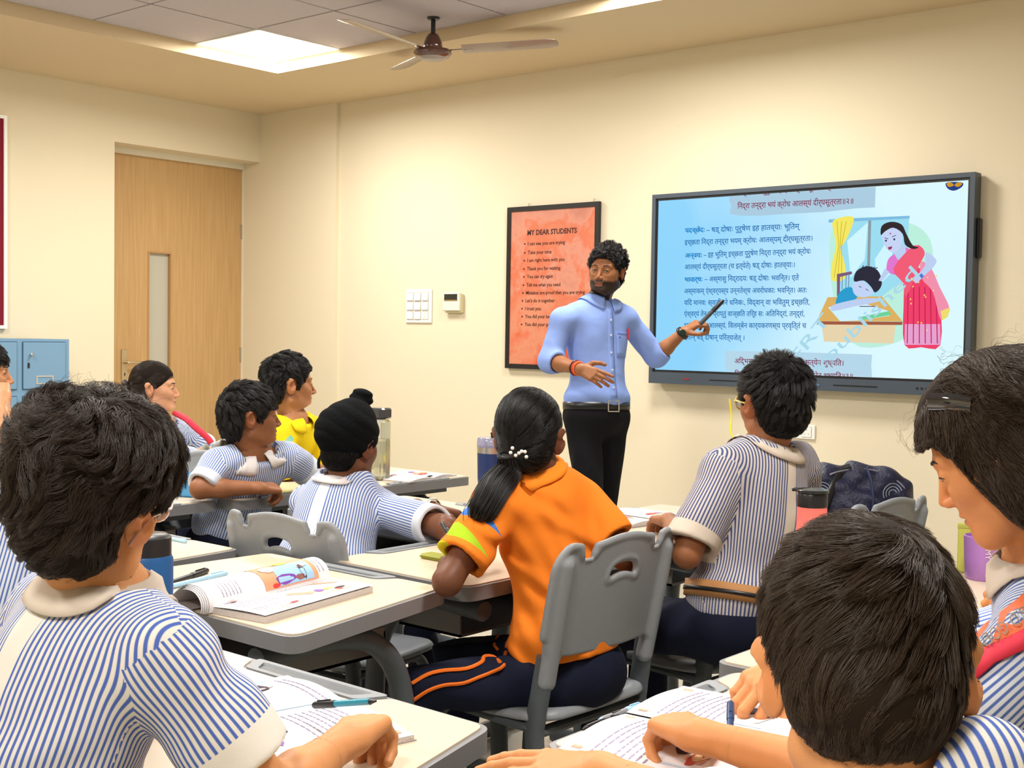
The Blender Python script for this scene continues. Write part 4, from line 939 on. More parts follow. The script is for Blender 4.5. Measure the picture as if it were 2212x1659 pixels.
MB().tube(arc([on_pack(x, z) for x, z in ((.03, -.09), (.04, -.02), (.04, .05), (.03, .10))]), .014, 8, rx=.004).build('strap', mat('navy_web', (.02, .03, .08), .6), t, True)
MB().tube(arc([on_pack(x, z, .002) for x, z in ((-.14, .02), (-.08, .085), (.04, .098), (.13, .06), (.16, .0))]), .003, 6).build('zip', mat('grey_zip', (.2, .2, .25), .4), t, True)
ML = mat('pale_line_print', (.45, .52, .62), .6)
for cx, cz in ((.105, .03), (.0, -.03), (-.11, .03)):
    for r_ in (.030, .021, .012):
        MB().tube([on_pack(cx+r_*math.cos(a), cz+r_*math.sin(a), .0005) for a in np.linspace(.3, 3.6, 12)], .0010, 5).build('printed_line', ML, t)

# ------------------------------------------------------------------ people
def skin_mat(name, col, lip=(.42, .14, .11), rough=.5):
    m = mat(name, col, rough, spec=.35); nt = m.node_tree; bs = bsdf(m)
    tc = nt.nodes.new('ShaderNodeTexCoord'); n = nt.nodes.new('ShaderNodeTexNoise'); n.inputs['Scale'].default_value = 28; n.inputs['Detail'].default_value = 4
    nt.links.new(tc.outputs['Object'], n.inputs[0])
    a = nt.nodes.new('ShaderNodeMix'); a.data_type = 'RGBA'; a.inputs[6].default_value = (*[c*.86 for c in col], 1); a.inputs[7].default_value = (*[min(1, c*1.12) for c in col], 1); nt.links.new(n.outputs[0], a.inputs[0])
    prev = a.outputs[2]
    for at, c2 in (('lip', lip), ('beard', (.012, .009, .008)), ('blush', (min(1, col[0]*1.05), col[1]*.72, col[2]*.62))):
        t = nt.nodes.new('ShaderNodeAttribute'); t.attribute_name = at; x = nt.nodes.new('ShaderNodeMix'); x.data_type = 'RGBA'; x.inputs[7].default_value = (*c2, 1)
        nt.links.new(t.outputs['Fac'], x.inputs[0]); nt.links.new(prev, x.inputs[6]); prev = x.outputs[2]
    nt.links.new(prev, bs.inputs['Base Color'])
    n2 = nt.nodes.new('ShaderNodeTexNoise'); n2.inputs['Scale'].default_value = 260; nt.links.new(tc.outputs['Object'], n2.inputs[0])
    bp = nt.nodes.new('ShaderNodeBump'); bp.inputs['Strength'].default_value = .12; bp.inputs['Distance'].default_value = .002; nt.links.new(n2.outputs[0], bp.inputs['Height']); nt.links.new(bp.outputs[0], bs.inputs['Normal'])
    bs.inputs['Subsurface Weight'].default_value = .08; bs.inputs['Subsurface Radius'].default_value = (.02, .008, .004); bs.inputs['Subsurface Scale'].default_value = .5
    return m
def mth(nt, op, a, b=None, c=None):
    n = nt.nodes.new('ShaderNodeMath'); n.operation = op
    for k, x in enumerate((a, b, c)):
        if x is None: continue
        if isinstance(x, (int, float)): n.inputs[k].default_value = x
        else: nt.links.new(x, n.inputs[k])
    return n.outputs[0]
def attr(nt, name):
    n = nt.nodes.new('ShaderNodeAttribute'); n.attribute_name = name; return n.outputs['Fac']
def mixc(nt, f, a, b):
    x = nt.nodes.new('ShaderNodeMix'); x.data_type = 'RGBA'
    for k, v in ((0, f), (6, a), (7, b)):
        if isinstance(v, tuple): x.inputs[k].default_value = (*v, 1)
        else: nt.links.new(v, x.inputs[k])
    return x.outputs[2]
def weave(m, s=900., st=.25):
    nt = m.node_tree; tc = nt.nodes.new('ShaderNodeTexCoord'); n = nt.nodes.new('ShaderNodeTexNoise'); n.inputs['Scale'].default_value = s; nt.links.new(tc.outputs['Object'], n.inputs[0])
    n2 = nt.nodes.new('ShaderNodeTexNoise'); n2.inputs['Scale'].default_value = 13; n2.inputs['Detail'].default_value = 1.5; n2.inputs['Distortion'].default_value = .5; nt.links.new(tc.outputs['Object'], n2.inputs[0])
    b1 = nt.nodes.new('ShaderNodeBump'); b1.inputs['Strength'].default_value = .35; b1.inputs['Distance'].default_value = .012; nt.links.new(n2.outputs[0], b1.inputs['Height'])
    bp = nt.nodes.new('ShaderNodeBump'); bp.inputs['Strength'].default_value = st; bp.inputs['Distance'].default_value = .001; nt.links.new(n.outputs[0], bp.inputs['Height']); nt.links.new(b1.outputs[0], bp.inputs['Normal']); nt.links.new(bp.outputs[0], bsdf(m).inputs['Normal'])
def stripe_mat(name, light, dark, pitch=.0078, duty=.42, band=.017, cuff=.036, band_col=None):
    m = mat(name, light, .85, spec=.2); nt = m.node_tree
    u = attr(nt, 'su'); fr = mth(nt, 'FRACT', mth(nt, 'MULTIPLY', u, 1/pitch)); d = mth(nt, 'ABSOLUTE', mth(nt, 'SUBTRACT', fr, .5))
    s = nt.nodes.new('ShaderNodeMapRange'); s.inputs[1].default_value = duty/2-.06; s.inputs[2].default_value = duty/2+.06; s.inputs[3].default_value = 1; s.inputs[4].default_value = 0; nt.links.new(d, s.inputs[0])
    c = mixc(nt, s.outputs[0], light, dark)
    w_ = mth(nt, 'MAXIMUM', mth(nt, 'LESS_THAN', attr(nt, 'sc'), cuff), mth(nt, 'LESS_THAN', attr(nt, 'sb'), band))
    c = mixc(nt, w_, c, band_col or tuple(min(1, x*1.02) for x in light)); nt.links.new(c, bsdf(m).inputs['Base Color']); weave(m); return m
def polo_mat(name, col, wedges):
    m = mat(name, col, .85, spec=.2); nt = m.node_tree; prev = col; a = attr(nt, 'arm'); ph = attr(nt, 'phi')
    for s0, w_, slope, c in wedges:
        x = mth(nt, 'ABSOLUTE', mth(nt, 'SUBTRACT', mth(nt, 'MULTIPLY_ADD', ph, slope, a), s0))
        wid = mth(nt, 'MULTIPLY', mth(nt, 'SUBTRACT', 1.0, mth(nt, 'ABSOLUTE', mth(nt, 'MULTIPLY', ph, .50))), w_)
        prev = mixc(nt, mth(nt, 'LESS_THAN', x, wid), prev, c)
    if not isinstance(prev, tuple): nt.links.new(prev, bsdf(m).inputs['Base Color'])
    weave(m, 700, .4); return m
def plain_cloth(name, col): m = mat(name, col, .85, spec=.2, var=.04, vscale=8); weave(m); return m
def hair_mat(name, col, rough=.32, spec=.5):
    return mat(name, col, rough, spec=spec)

def Rmat(yaw, pitch=0., roll=0.):
    y, p, r = [math.radians(a) for a in (yaw, pitch, roll)]
    Rz = np.array([[math.cos(y), -math.sin(y), 0], [math.sin(y), math.cos(y), 0], [0, 0, 1]])
    Rx = np.array([[1, 0, 0], [0, math.cos(-p), -math.sin(-p)], [0, math.sin(-p), math.cos(-p)]])
    Ry = np.array([[math.cos(r), 0, math.sin(r)], [0, 1, 0], [-math.sin(r), 0, math.cos(r)]])
    return Rz@Rx@Ry
def head_sdf(beard=False, mouth=0., nose=1., fat=0.):
    base = [(ell((0, -.012, .038), (.074, .094, .083)), .02), (ell((0, .030, -.022), (.060+fat, .060, .088)), .03), (ell((0, .068, -.052), (.030, .024, .030)), .018),
            (cap((-.010, .072, -.094), (.010, .072, -.094), .0165), .022)]
    for s in (-1, 1):
        base += [(cap((s*.048, .000, -.058), (s*.018, .066, -.090), .018+fat, .016), .028), (cap((s*.048, .045, -.010), (s*.034, .068, -.022), .017+fat, .016), .022),
                 (cap((s*.042, .070, .026), (s*.012, .082, .022), .010, .010), .012)]
    B = U(base)
    def f(p):
        q = p.copy(); q[:, 0] = np.abs(q[:, 0]); d = B(p)
        d = -smin(-d, ell((.031, .0985, .003), (.018, .018, .0105))(q), .011)
        lid = ell((.031, .0750, .004), (.0142, .0142, .0142))(q); slit = ell((.031, .0905, .0020), (.0130, .0105, .0034))(q)
        d = smin(d, -smin(-lid, slit, .0015), .004)
        d = smin(d, cap((0, .084, .014), (0, .084+.022*nose, -.028), .0062, .0080)(p), .011); d = smin(d, ell((.0100, .086+.010*nose, -.0325), (.0072, .0115, .0070))(q), .006)
        d = -smin(-d, ell((.0065, .0860+.011*nose, -.0405), (.0035, .006, .003))(q), .003)
        d = smin(d, ell((0, .0875, -.0545), (.0215, .0095, .0050))(p), .005); d = smin(d, ell((0, .0850, -.0660-mouth), (.0190, .0105, .0062))(p), .005)
        d = -smin(-d, ell((0, .0985, -.0602-mouth*.5), (.0225, .0130, .0014+mouth*.6))(p), .0025)
        e = ell((.0800, -.014, -.002), (.0060, .0215, .0335), Rmat(-34, 0, 10))(q); e = smin(e, ell((.0840, -.020, .018), (.005, .016, .013), Rmat(-34))(q), .006)
        e = smin(e, ell((.076, -.008, -.002), (.011, .014, .024))(q), .006); e = -smin(-e, ell((.0895, -.008, .002), (.0070, .0115, .0190), Rmat(-34))(q), .004); d = smin(d, e, .006)
        if beard:
            b = np.clip((-.030-p[:, 2])/.02, 0, 1)*np.clip((p[:, 1]-.0)/.02, 0, 1); d = d-.0045*b
        return d
    return f
HAIRLINE = {'short': [(.100, .066), (.074, .060), (.058, .042), (.052, .018), (.030, .014), (.022, -.022), (.012, -.024), (.010, .026), (-.030, .026), (-.040, -.020), (-.048, -.078), (-.2, -.090), (-.2, .25), (.2, .25), (.2, .10)],
            'back': [(.098, .070), (.074, .058), (.056, .034), (.034, .006), (.012, -.008), (.010, .026), (-.030, .026), (-.040, -.030), (-.055, -.080), (-.2, -.095), (-.2, .25), (.2, .25), (.2, .12)],
            'fringe': [(.115, .030), (.086, .030), (.060, .028), (.048, .006), (.026, -.030), (.012, -.030), (.010, .030), (-.030, .030), (-.040, -.020), (-.048, -.082), (-.2, -.095), (-.2, .25), (.2, .25), (.2, .04)],
            'long': [(.098, .060), (.072, .052), (.052, .030), (.040, -.02), (.030, -.12), (-.2, -.13), (-.2, .25), (.2, .25), (.2, .10)]}
def poly_sdf(P):
    P = np.array(P, np.float32)
    def f(y, z):
        d = np.full(y.shape, 1e9, np.float32); ins = np.zeros(y.shape, bool)
        for i in range(len(P)):
            a, b = P[i-1], P[i]; e = b-a; wy, wz = y-a[0], z-a[1]; t = np.clip((wy*e[0]+wz*e[1])/(e@e), 0, 1); d = np.minimum(d, (wy-e[0]*t)**2+(wz-e[1]*t)**2)
            c = ((a[1] <= z) != (b[1] <= z)) & (y < (b[0]-a[0])*(z-a[1])/((b[1]-a[1]) or 1e-9)+a[0]); ins ^= c
        return np.where(ins, -1, 1)*np.sqrt(d)
    return f
FACE = [(.3, .056), (.066, .054), (.048, .02), (.040, -.04), (.020, -.09), (.02, -.3), (.3, -.3)]
def hair_sdf(style, ts, tb, tt, extra=(), rough=.0, earcl=True):
    e0 = ell((.088, -.010, -.006), (.034, .027, .042)); earcl = earcl and style != 'long'
    def ear(p): q = p.copy(); q[:, 0] = np.abs(q[:, 0]); return e0(q)
    body = U([(ell((0, -.013, .040), (.0745+ts, .0945+tb, .084+tt)), .02), (ell((0, -.048, -.025), (.060+ts, .050+tb, .058)), .02)]+list(extra))
    reg = poly_sdf(HAIRLINE[style])
    def surf(p): return body(p)
    def f(p):
        d = body(p)
        if earcl: d = smax(d, -ear(p), .004)
        if rough: d = d+rough*(np.sin(p[:, 0]*90+np.sin(p[:, 2]*70)*2)*np.sin(p[:, 1]*80+np.sin(p[:, 0]*60)*2))
        return smax(d, reg(p[:, 1], p[:, 2]), .006)
    if style == 'long': fc = poly_sdf(FACE); return f, surf, (lambda p: -fc(p[:, 1], p[:, 2]))
    return f, surf, (lambda p: np.maximum(reg(p[:, 1], p[:, 2]), -ear(p)))
def vnoise(P, f, seed=0):
    r = np.random.default_rng(seed); out = np.zeros_like(P)
    for k in range(4):
        K = r.normal(size=(3, 3))*f*(1.6**k); ph = r.uniform(0, 6.28, 3); out += np.sin(P@K+ph)/(1.3**k)
    return out
def strands(parent, M, s, surf, rootV, n, L, lift, rad, flow, m, seed=1, curl=0., clumps=160, clump=.6, steps=8, wild=.35, reg=None, kfun=None, name='hair_strands', liftz=None):
    r = np.random.default_rng(seed); R, t = M
    V = rootV[r.integers(0, len(rootV), n)]+r.normal(size=(n, 3))*.0022
    d = surf(V.astype(np.float32)); V = V-grad(surf, V)*(d+.004)[:, None]
    if reg is not None:
        ok = reg(V.astype(np.float32)) < .003; V = V[ok]
    n = len(V); alive = np.ones(n, bool); P = np.zeros((n, steps+1, 3)); P[:, 0] = V; pos = V.copy(); ln = L*r.uniform(.65, 1.15, n); lf = lift*r.uniform(.3, 1.2, n)
    if liftz is not None: lf = lf*np.clip((V[:, 2]-liftz[0])/liftz[1], .18, 1)
    G = grad(surf, pos)
    for k in range(1, steps+1):
        dv = flow(pos)+wild*vnoise(pos, 28, seed)+r.normal(size=(n, 3))*.10
        G = grad(surf, pos); dv = dv-G*(dv*G).sum(1, keepdims=True); dv /= np.maximum(np.linalg.norm(dv, axis=1, keepdims=True), 1e-6)
        pos = pos+dv*(ln/steps)[:, None]; d = surf(pos.astype(np.float32)); tgt = -.004+(lf+.004)*(k/steps)**.8
        pos = pos+G*np.clip(tgt-d, -.02, .02)[:, None]
        if reg is not None:
            alive &= reg(pos.astype(np.float32)) < .0045; pos = np.where(alive[:, None], pos, P[:, k-1])
        P[:, k] = pos
    if clumps:
        gi = r.choice(n, min(clumps, n), replace=False); best = np.full(n, 1e9); ci = np.zeros(n, int)
        for q, g in enumerate(gi):
            dd = ((P[:, 0]-P[g, 0])**2).sum(1); mk = dd < best; best[mk] = dd[mk]; ci[mk] = g
        kk = (np.arange(steps+1)/steps)[None, :, None]*clump; off = r.normal(size=(n, 1, 3))*.0010
        P = P*(1-kk)+(P[ci]+off)*kk
    if curl:
        ph = (P[:, 0, 0]*150+P[:, 0, 2]*120)[:, None]+np.arange(steps+1)[None]*1.25; amp = curl*(np.arange(steps+1)/steps)[None]
        P[:, :, 0] += np.sin(ph)*amp; P[:, :, 2] += np.cos(ph)*amp
    Wp = (P.reshape(-1, 3)*s)@np.asarray(R).T+t
    hc = bpy.data.hair_curves.new(name); hc.add_curves([steps+1]*n); hc.position_data.foreach_set('vector', Wp.astype(np.float32).ravel())
    a = hc.attributes.get('radius') or hc.attributes.new('radius', 'FLOAT', 'POINT')
    rr = np.tile(rad*np.linspace(1.1, .35, steps+1), n)*np.repeat(r.uniform(.7, 1.2, n), steps+1); a.data.foreach_set('value', rr.astype(np.float32)); hc.materials.append(m)
    o = link(bpy.data.objects.new(name, hc), parent); o['kind'] = 'stuff'; return o
def flow_whorl(w, down=.6, swirl=.35, fwd=0.):
    w = np.array(w)
    def f(p):
        v = p-w; v = v/np.maximum(np.linalg.norm(v, axis=1, keepdims=True), 1e-6); side = np.cross(v, unit(w)); return v+side*swirl+np.array([0, fwd, -down])
    return f
def flow_to(q, pull=1.):
    q = np.array(q)
    return lambda p: (q-p)/np.maximum(np.linalg.norm(q-p, axis=1, keepdims=True), 1e-6)*pull
POSES = {'rest': [(18, 28, 18), (22, 32, 20), (26, 34, 22), (30, 36, 22)], 'fist': [(62, 82, 45), (64, 86, 45), (66, 86, 45), (66, 84, 45)], 'curl': [(40, 58, 30), (44, 62, 34), (48, 64, 34), (52, 66, 34)],
         'pen': [(38, 48, 22), (44, 56, 30), (56, 70, 40), (62, 74, 40)], 'open': [(2, 6, 4), (8, 12, 8), (14, 18, 12), (20, 24, 14)], 'flat': [(4, 8, 6), (4, 10, 6), (6, 12, 8), (8, 14, 8)], 'tripod': [(50, 50, 12), (30, 62, 18), (30, 58, 30), (34, 60, 36)]}
def hand_sdf(pose, thumb=(.62, .70, -.30)):
    pr = [(ell((-.002, 0, -.002), (.030, .0255, .0185)), .012)]; ys = (.0275, .0095, -.0090, -.0262); ln = [(.041, .025, .021), (.045, .029, .022), (.041, .027, .021), (.032, .020, .018)]
    xs = (.083, .087, .083, .076)
    for i in range(4): pr.append((cap((.012, ys[i]*.55, -.003), (xs[i]-.006, ys[i]*.96, -.002), .0150, .0112), .012))
    fing = []
    for i in range(4):
        p = np.array([xs[i]-.006, ys[i], -.002]); a = 0.; rr = (.0090, .0092, .0088, .0078)[i]; sp = ys[i]*1.6; c = []
        for j in range(3):
            a += math.radians(POSES[pose][i][j]); q = p+np.array([math.cos(a)*math.cos(sp), math.sin(sp)*math.cos(a), -math.sin(a)])*ln[i][j]*.94
            c.append(cap(p, q, rr*(1-.05*j), rr*(.95-.07*j))); p = q
        fing.append(U([(x, .003) for x in c]))
    d1 = unit(thumb); p0 = np.array([.016, .020, -.006]); p1 = p0+d1*.042; d2 = unit(d1+np.array([.35, -.30, -.25])); p2 = p1+d2*.030; d3 = unit(d2+np.array([.25, -.25, -.1])); p3 = p2+d3*.024
    th = U([(cap(p0, p1, .0150, .0115), .004), (cap(p1, p2, .0108, .0098), .004), (cap(p2, p3, .0098, .0085), .004)])
    P_ = U(pr)
    def f(p):
        d = P_(p)
        for g in fing: d = smin(d, g(p), .0045)
        return smin(d, th(p), .009)
    return f
def frame_from(x, zhint):
    x = unit(x); z = np.asarray(zhint, float); z = unit(z-x*(z@x)); return np.stack([x, np.cross(z, x), z], 1)
def set_attr(o, name, vals, dom='POINT'):
    a = o.data.attributes.new(name, 'FLOAT', dom); a.data.foreach_set('value', np.asarray(vals, np.float32).ravel())

def person(label, skin, s, head, hrot, neck, byaw, shoulders, arms, pelvis, legs=None, hs=None, face=True, beard=False, mouth=0., gaze=(0, 1, 0), fat=0., nose=1.,
           hh=.0028, hb=.007, hc_=.006, shirt=None, collar=None, trousers=None, hair=None, girth=1., untuck=0., sleeve=.70, sleeve_r=.062, handh=.0026, cloth_fold=.0035, shoes=True, hcut=None, cuffdepth=True, cat='person', waist=.0, handk=1., wedge_left=False):
    """arms: (elbow, wrist, finger direction, back-of-hand normal, pose) for the right and left arm"""
    hs = hs or s; root = thing('person', (0, 0, 0), 0, label, cat)
    head = np.asarray(head, float); neck = np.asarray(neck, float); pelvis = np.asarray(pelvis, float)
    HR = Rmat(*hrot); HM = (HR, head)
    z = unit(neck-pelvis); lat = np.array([math.cos(math.radians(byaw)), math.sin(math.radians(byaw)), 0.]); x = unit(lat-z*(lat@z)); y = np.cross(z, x); TR = np.stack([x, y, z], 1); Ls = np.linalg.norm(neck-pelvis)
    sR, sL = shoulders if shoulders is not None else (neck+x*.155*s-z*.045*s, neck-x*.155*s-z*.045*s)
    sh = [np.asarray(sR, float), np.asarray(sL, float)]
    hf = xf(head_sdf(beard, mouth, nose, fat), HM, hs); nb = head+HR@np.array([0, -.024, -.055])*hs
    neckp = [(cap(nb, neck+z*.01, .047*hs, .050*s), .02), (cap(neck+z*.012, neck-z*.05*s, .050*s, .07*s), .03)]
    def torso(g, arm_sh=True):
        pr = [(ell(pelvis+z*Ls*.70, (.140*s*girth+g, .092*s*girth+g, .19*s+g), TR), .03), (ell(pelvis+z*Ls*.32+y*.004, (.122*s*girth+g, .095*s*girth+g, .18*s+g), TR), .05), (ell(pelvis, (.145*s*girth+g, .105*s+g, .10*s+g), TR), .05)]
        for q in sh:
            pr.append((cap(neck-z*.075*s, q, .062*s+g, .050*s+g), .045)); pr.append((cap(neck-z*.015*s, neck*.35+q*.65+z*.004, .042*s+g, .038*s+g), .04))
        return U(pr)
    tb = torso(-.012)
    armp = []; hands = []
    for k, A in enumerate(arms):
        if A is None: continue
        el, wr, fd, bn, pose = A[:5]; el = np.asarray(el, float); wr = np.asarray(wr, float); a = .0
        armp += [(cap(sh[k], el, .043*s, .036*s), .02), (cap(el, el*.65+wr*.35, .036*s, .035*s), .015), (cap(el*.65+wr*.35, wr, .035*s, .0225*s), .015)]
        FR = frame_from(fd, bn); thumb_side = 1 if k == 1 else -1     # right hand palm down: thumb towards -y of the frame
        FR2 = FR.copy()
        if k == 0: pass
        hf0 = hand_sdf(pose, *(A[5:6] if len(A) > 5 else ()))
        flip = 1. if k == 0 else -1.
        def hfun(p, FR=FR, wr=wr, hf0=hf0, flip=flip):
            q = ((p-wr.astype(np.float32))@FR.astype(np.float32))/np.float32(hs*handk); q = q.copy(); q[:, 1] *= flip; return hf0(q)*hs*handk
        hands.append((hfun, wr, unit(wr-el), unit(FR[:, 0]), el, U(armp[-3:])))
    full = U([(tb, .02)]+neckp+armp)
    parts = []
    # head + neck
    npl = neck+z*.0
    fh = lambda p: smin(hf(p), U(neckp)(p), .02)
    hl = head-.15*hs; hu = head+.15*hs; lo = np.minimum(hl, neck-.03); hi = np.maximum(hu, neck+.03)
    V, Q = mesh_sdf(fh, lo, hi, hh); V = snap(fh, V); dn = unit(nb-neck); mid = nb*.45+neck*.55
    V, Q = keep(V, Q, lambda c: (c-mid)@dn > -.004); parts.append((V, Q)); nh = len(V)
    # hands
    for hfun, wr, ad, fd, el, arm1 in hands:
        fa = lambda p, hfun=hfun, arm1=arm1: smin(arm1(p), hfun(p), .012)
        c = wr+fd*.07*hs; V, Q = mesh_sdf(fa, c-.15*hs, c+.15*hs, handh); V = snap(fa, V)
        V, Q = keep(V, Q, lambda c_: (c_-(wr-ad*.050))@ad > -.002); parts.append((V, Q))
    pts = [sh[0], sh[1], pelvis, neck]+[A[0] for A in arms if A]+[A[1] for A in arms if A]; pts = np.array(pts, float)
    def fullh(p):
        d = full(p)
        for hfun, wr, ad, fd, el, arm1 in hands:
            m_ = np.linalg.norm(p-wr.astype(np.float32), axis=1) < .10
            if m_.any(): d[m_] = smin(d[m_], hfun(p[m_]), .012)
        return d
    V, Q = mesh_sdf(full, pts.min(0)-.16*s, pts.max(0)+.10*s, hb); V = snap(fullh, V)
    def km(c):
        k_ = ((c-mid)@dn < .004) | ((U(armp)(c.astype(np.float32)) < .004) & (np.linalg.norm(c-neck, axis=1) > .09*s))
        for hfun, wr, ad, fd, el, arm1 in hands: k_ &= ~(((c-(wr-ad*.050))@ad > .002) & (np.linalg.norm(c-wr, axis=1) < .2*hs) & (np.minimum(arm1(c.astype(np.float32)), hfun(c.astype(np.float32))) < .008))
        return k_
    V, Q = keep(V, Q, km); parts.append((V, Q))
    V, Q = join(parts); body = npmesh('body', V, Q, skin, root)
    L = ((V-head)@HR)/hs
    if face:
        lip = np.exp(-(((L[:, 2]+.0605+mouth*.5)/(.0085+mouth*.5))**2+(L[:, 0]/.0215)**2)**3)*(L[:, 1] > .086)
        set_attr(body, 'lip', lip*.75)
        bl = np.exp(-((np.abs(L[:, 0])-.076)/.012)**2-((L[:, 1]+.008)/.03)**2-((L[:, 2]+.004)/.035)**2)*.7+.35*np.exp(-(L[:, 0]/.02)**2-((L[:, 2]+.03)/.014)**2)*(L[:, 1] > .085); set_attr(body, 'blush', bl)
        if beard:
            q = np.clip((-.040-L[:, 2]+.35*np.maximum(0, .060-L[:, 1]))/.010, 0, 1)*(L[:, 1] > .004)*(L[:, 2] > -.14)
            q *= 1-np.exp(-(((L[:, 2]+.060+mouth*.5)/(.009+mouth))**2+(L[:, 0]/.023)**2)**3)
            mo = np.exp(-((L[:, 2]+.047)/.0055)**4)*(np.abs(L[:, 0]) < .029)*(L[:, 1] > .07); go = (np.abs(np.abs(L[:, 0])-.026) < .006)*(L[:, 2] < -.045)*(L[:, 2] > -.08)*(L[:, 1] > .06)
            sb = (np.abs(L[:, 0]) > .055)*(L[:, 1] > .005)*(L[:, 1] < .030)*(L[:, 2] < .02)*(L[:, 2] > -.06)
            nz = 1.; set_attr(body, 'beard', np.clip(np.maximum(np.maximum(q, mo), np.maximum(go, sb*.9))*nz*.95, 0, 1))
        ew = mat('eye_white', (.42, .38, .34), .2, spec=.5); ei = mat('dark_iris', (.018, .008, .005), .08, spec=.8)
        gv = unit(gaze)
        for sg in (-1, 1):
            c = head+HR@np.array([sg*.031, .0752, .004])*hs
            prof = [(.0126*math.sin(a), -.0126*math.cos(a)) for a in np.linspace(.05, math.pi-.05, 12)]
            e = MB().lathe([(r_*hs, z_*hs) for r_, z_ in prof], tuple(c), 18).build('eye', ew, root, True)
            c2 = c+HR@gv*.0066*hs
            MB().lathe([(r_*hs*.56, z_*hs*.56) for r_, z_ in prof], tuple(c2), 16).build('iris', ei, e, True)
            le = []; hfl = head_sdf(beard, mouth, nose, fat)
            for a in np.linspace(-1, 1, 9):
                q = np.array([[sg*(.031+.0128*a), .104, .0020+.0038*math.sqrt(max(0, 1-a*a))]], np.float32)
                for _ in range(12): q[:, 1] -= np.clip(hfl(q), -.02, .02)*.8
                le.append(head+HR@(q[0]+v3(0, .0006, .0004))*hs)
            MB().tube(le, [.0005*hs]+[.0011*hs]*7+[.0005*hs], 5).build('eyelash', mat('brow_hair', (.018, .012, .010), .8), root, True)
            pb = []
            for a in np.linspace(0, 1, 9):
                q = np.array([[sg*(.012+.036*a), .10-.030*a*a, .0245+.0065*math.sin(a*2.4)-.004*a]], np.float32)
                hfl = head_sdf(beard, mouth, nose, fat)
                for _ in range(10): q[:, 1] -= np.clip(hfl(q), -.02, .02)*.8
                pb.append(head+HR@(q[0]+v3(0, .0004, 0))*hs)
            MB().tube(pb, [.0008*hs, .0022*hs, .0027*hs, .0028*hs, .0026*hs, .0023*hs, .0018*hs, .0012*hs, .0006*hs], 6).build('eyebrow', mat('brow_hair', (.018, .012, .010), .8), root, True)
    info = dict(root=root, HM=HM, hs=hs, head=head, HR=HR, TR=TR, neck=neck, pelvis=pelvis, sh=sh, z=z, x=x, y=y, s=s)
    # shirt
    if shirt:
        g = .006; tsh = torso(g); sl = []; up_arms = []
        for k, A in enumerate(arms):
            if A is None: continue
            el = np.asarray(A[0], float); d = el-sh[k]; Lu = np.linalg.norm(d); ad = d/Lu; e = sh[k]+ad*Lu*sleeve
            if sleeve <= 1.0:
                sl.append((cap(sh[k], sh[k]+ad*(Lu*sleeve+.05), .054*s+g, (sleeve_r+.010)*s), cap(sh[k]+ad*.04, sh[k]+ad*(Lu*sleeve+.12), .040*s, (sleeve_r-.002)*s), e, ad, k))
            else:
                wr = np.asarray(A[1], float); e2 = el+(wr-el)*(sleeve-1.); a2 = unit(wr-el)
                c1 = cap(el, e2+a2*.05, .047*s+g, .041*s+g); c2 = cap(el+a2*.05, e2+a2*.12, .040*s, .036*s+g*.5); sl.append((c1, c2, e2, a2, k)); up_arms.append(cap(sh[k], el, .048*s+g, .046*s+g))
        fdirs = rng.normal(size=(3, 3))*16; ph = rng.uniform(0, 6, 3)
        def fold(p):
            w1 = np.sin(p@fdirs[0]*1.+ph[0]); w2 = np.sin(p@fdirs[1]+ph[1])
            return cloth_fold*(np.sin(p@(fdirs[2]*1.5)+2.2*w1+ph[2])*.6+np.sin(p@(fdirs[0]*2.6)+2.*w2)*.35)
        hem = pelvis+z*(.03-untuck)
        billow = ell(pelvis+z*(.075-untuck*.5), ((.150+waist)*s*girth+g, (.118+waist)*s*girth+g, .075), TR)
        def fs(p):
            d = smin(tsh(p), billow(p), .05)
            for c_ in up_arms: d = smin(d, c_(p), .028)
            for c1, c2, e, ad, k in sl:
                q = p-e.astype(np.float32); t_ = q@ad.astype(np.float32)
                near = np.einsum('ij,ij->i', q, q) < (.16*s)**2
                a = c1(p); d = smin(d, smax(a, np.where(near | (a < .02), t_, t_), .004), .028)
            d = d+fold(p)
            for c1, c2, e, ad, k in sl:
                t_ = (p-e.astype(np.float32))@ad.astype(np.float32); d = smax(d, -smax(c2(p), -(t_+.035), .003), .003)
            nk = cap(neck-z*.03, neck+z*.09+(nb-neck)*.5, .050*s, .054*s)(p); d = smax(d, -nk, .004)
            d = smax(d, -((p-hem.astype(np.float32))@z.astype(np.float32)), .006)
            q = p-(neck+z*.014*s).astype(np.float32); h_ = q@z.astype(np.float32); r_ = np.sqrt(np.maximum(np.einsum('ij,ij->i', q, q)-h_*h_, 0)); return smax(d, np.minimum(h_, .085*s-r_), .008)
        P_ = np.array([sh[0], sh[1], pelvis, neck]+[t_[2] for t_ in sl])
        V, Q = mesh_sdf(fs, P_.min(0)-.17*s*girth, P_.max(0)+.10*s, hc_); V = snap(fs, V)
        so = npmesh('shirt', V, Q, shirt, root); c = V[Q].mean(1).astype(np.float32); dt = tsh(c); Lv = (V-pelvis)@TR
        lv = Lv[Q]; aP, bP = .150*s*girth, .105*s*girth; ang = np.arctan2(lv[..., 0]/aP, -lv[..., 1]/bP); su = ang*.125*s
        front = (lv[..., 1].mean(1) > 0)[:, None]; ang2 = np.arctan2(lv[..., 0]/aP, lv[..., 1]/bP); su = np.where(front, .5-ang2*.125*s, su)
        top = np.clip((lv[..., 2]-Ls*.80)/(.10*s), 0, 1); su = np.where(front, su*(1-top)+(.5-lv[..., 0]*.95)*top, su*(1-top)+lv[..., 0]*.95*top)
        scd = np.ones_like(su); sb = np.where(lv[..., 1] < 0, np.abs(lv[..., 0]), 1.); arm_ = np.full_like(su, -1.); phi = np.zeros_like(su)
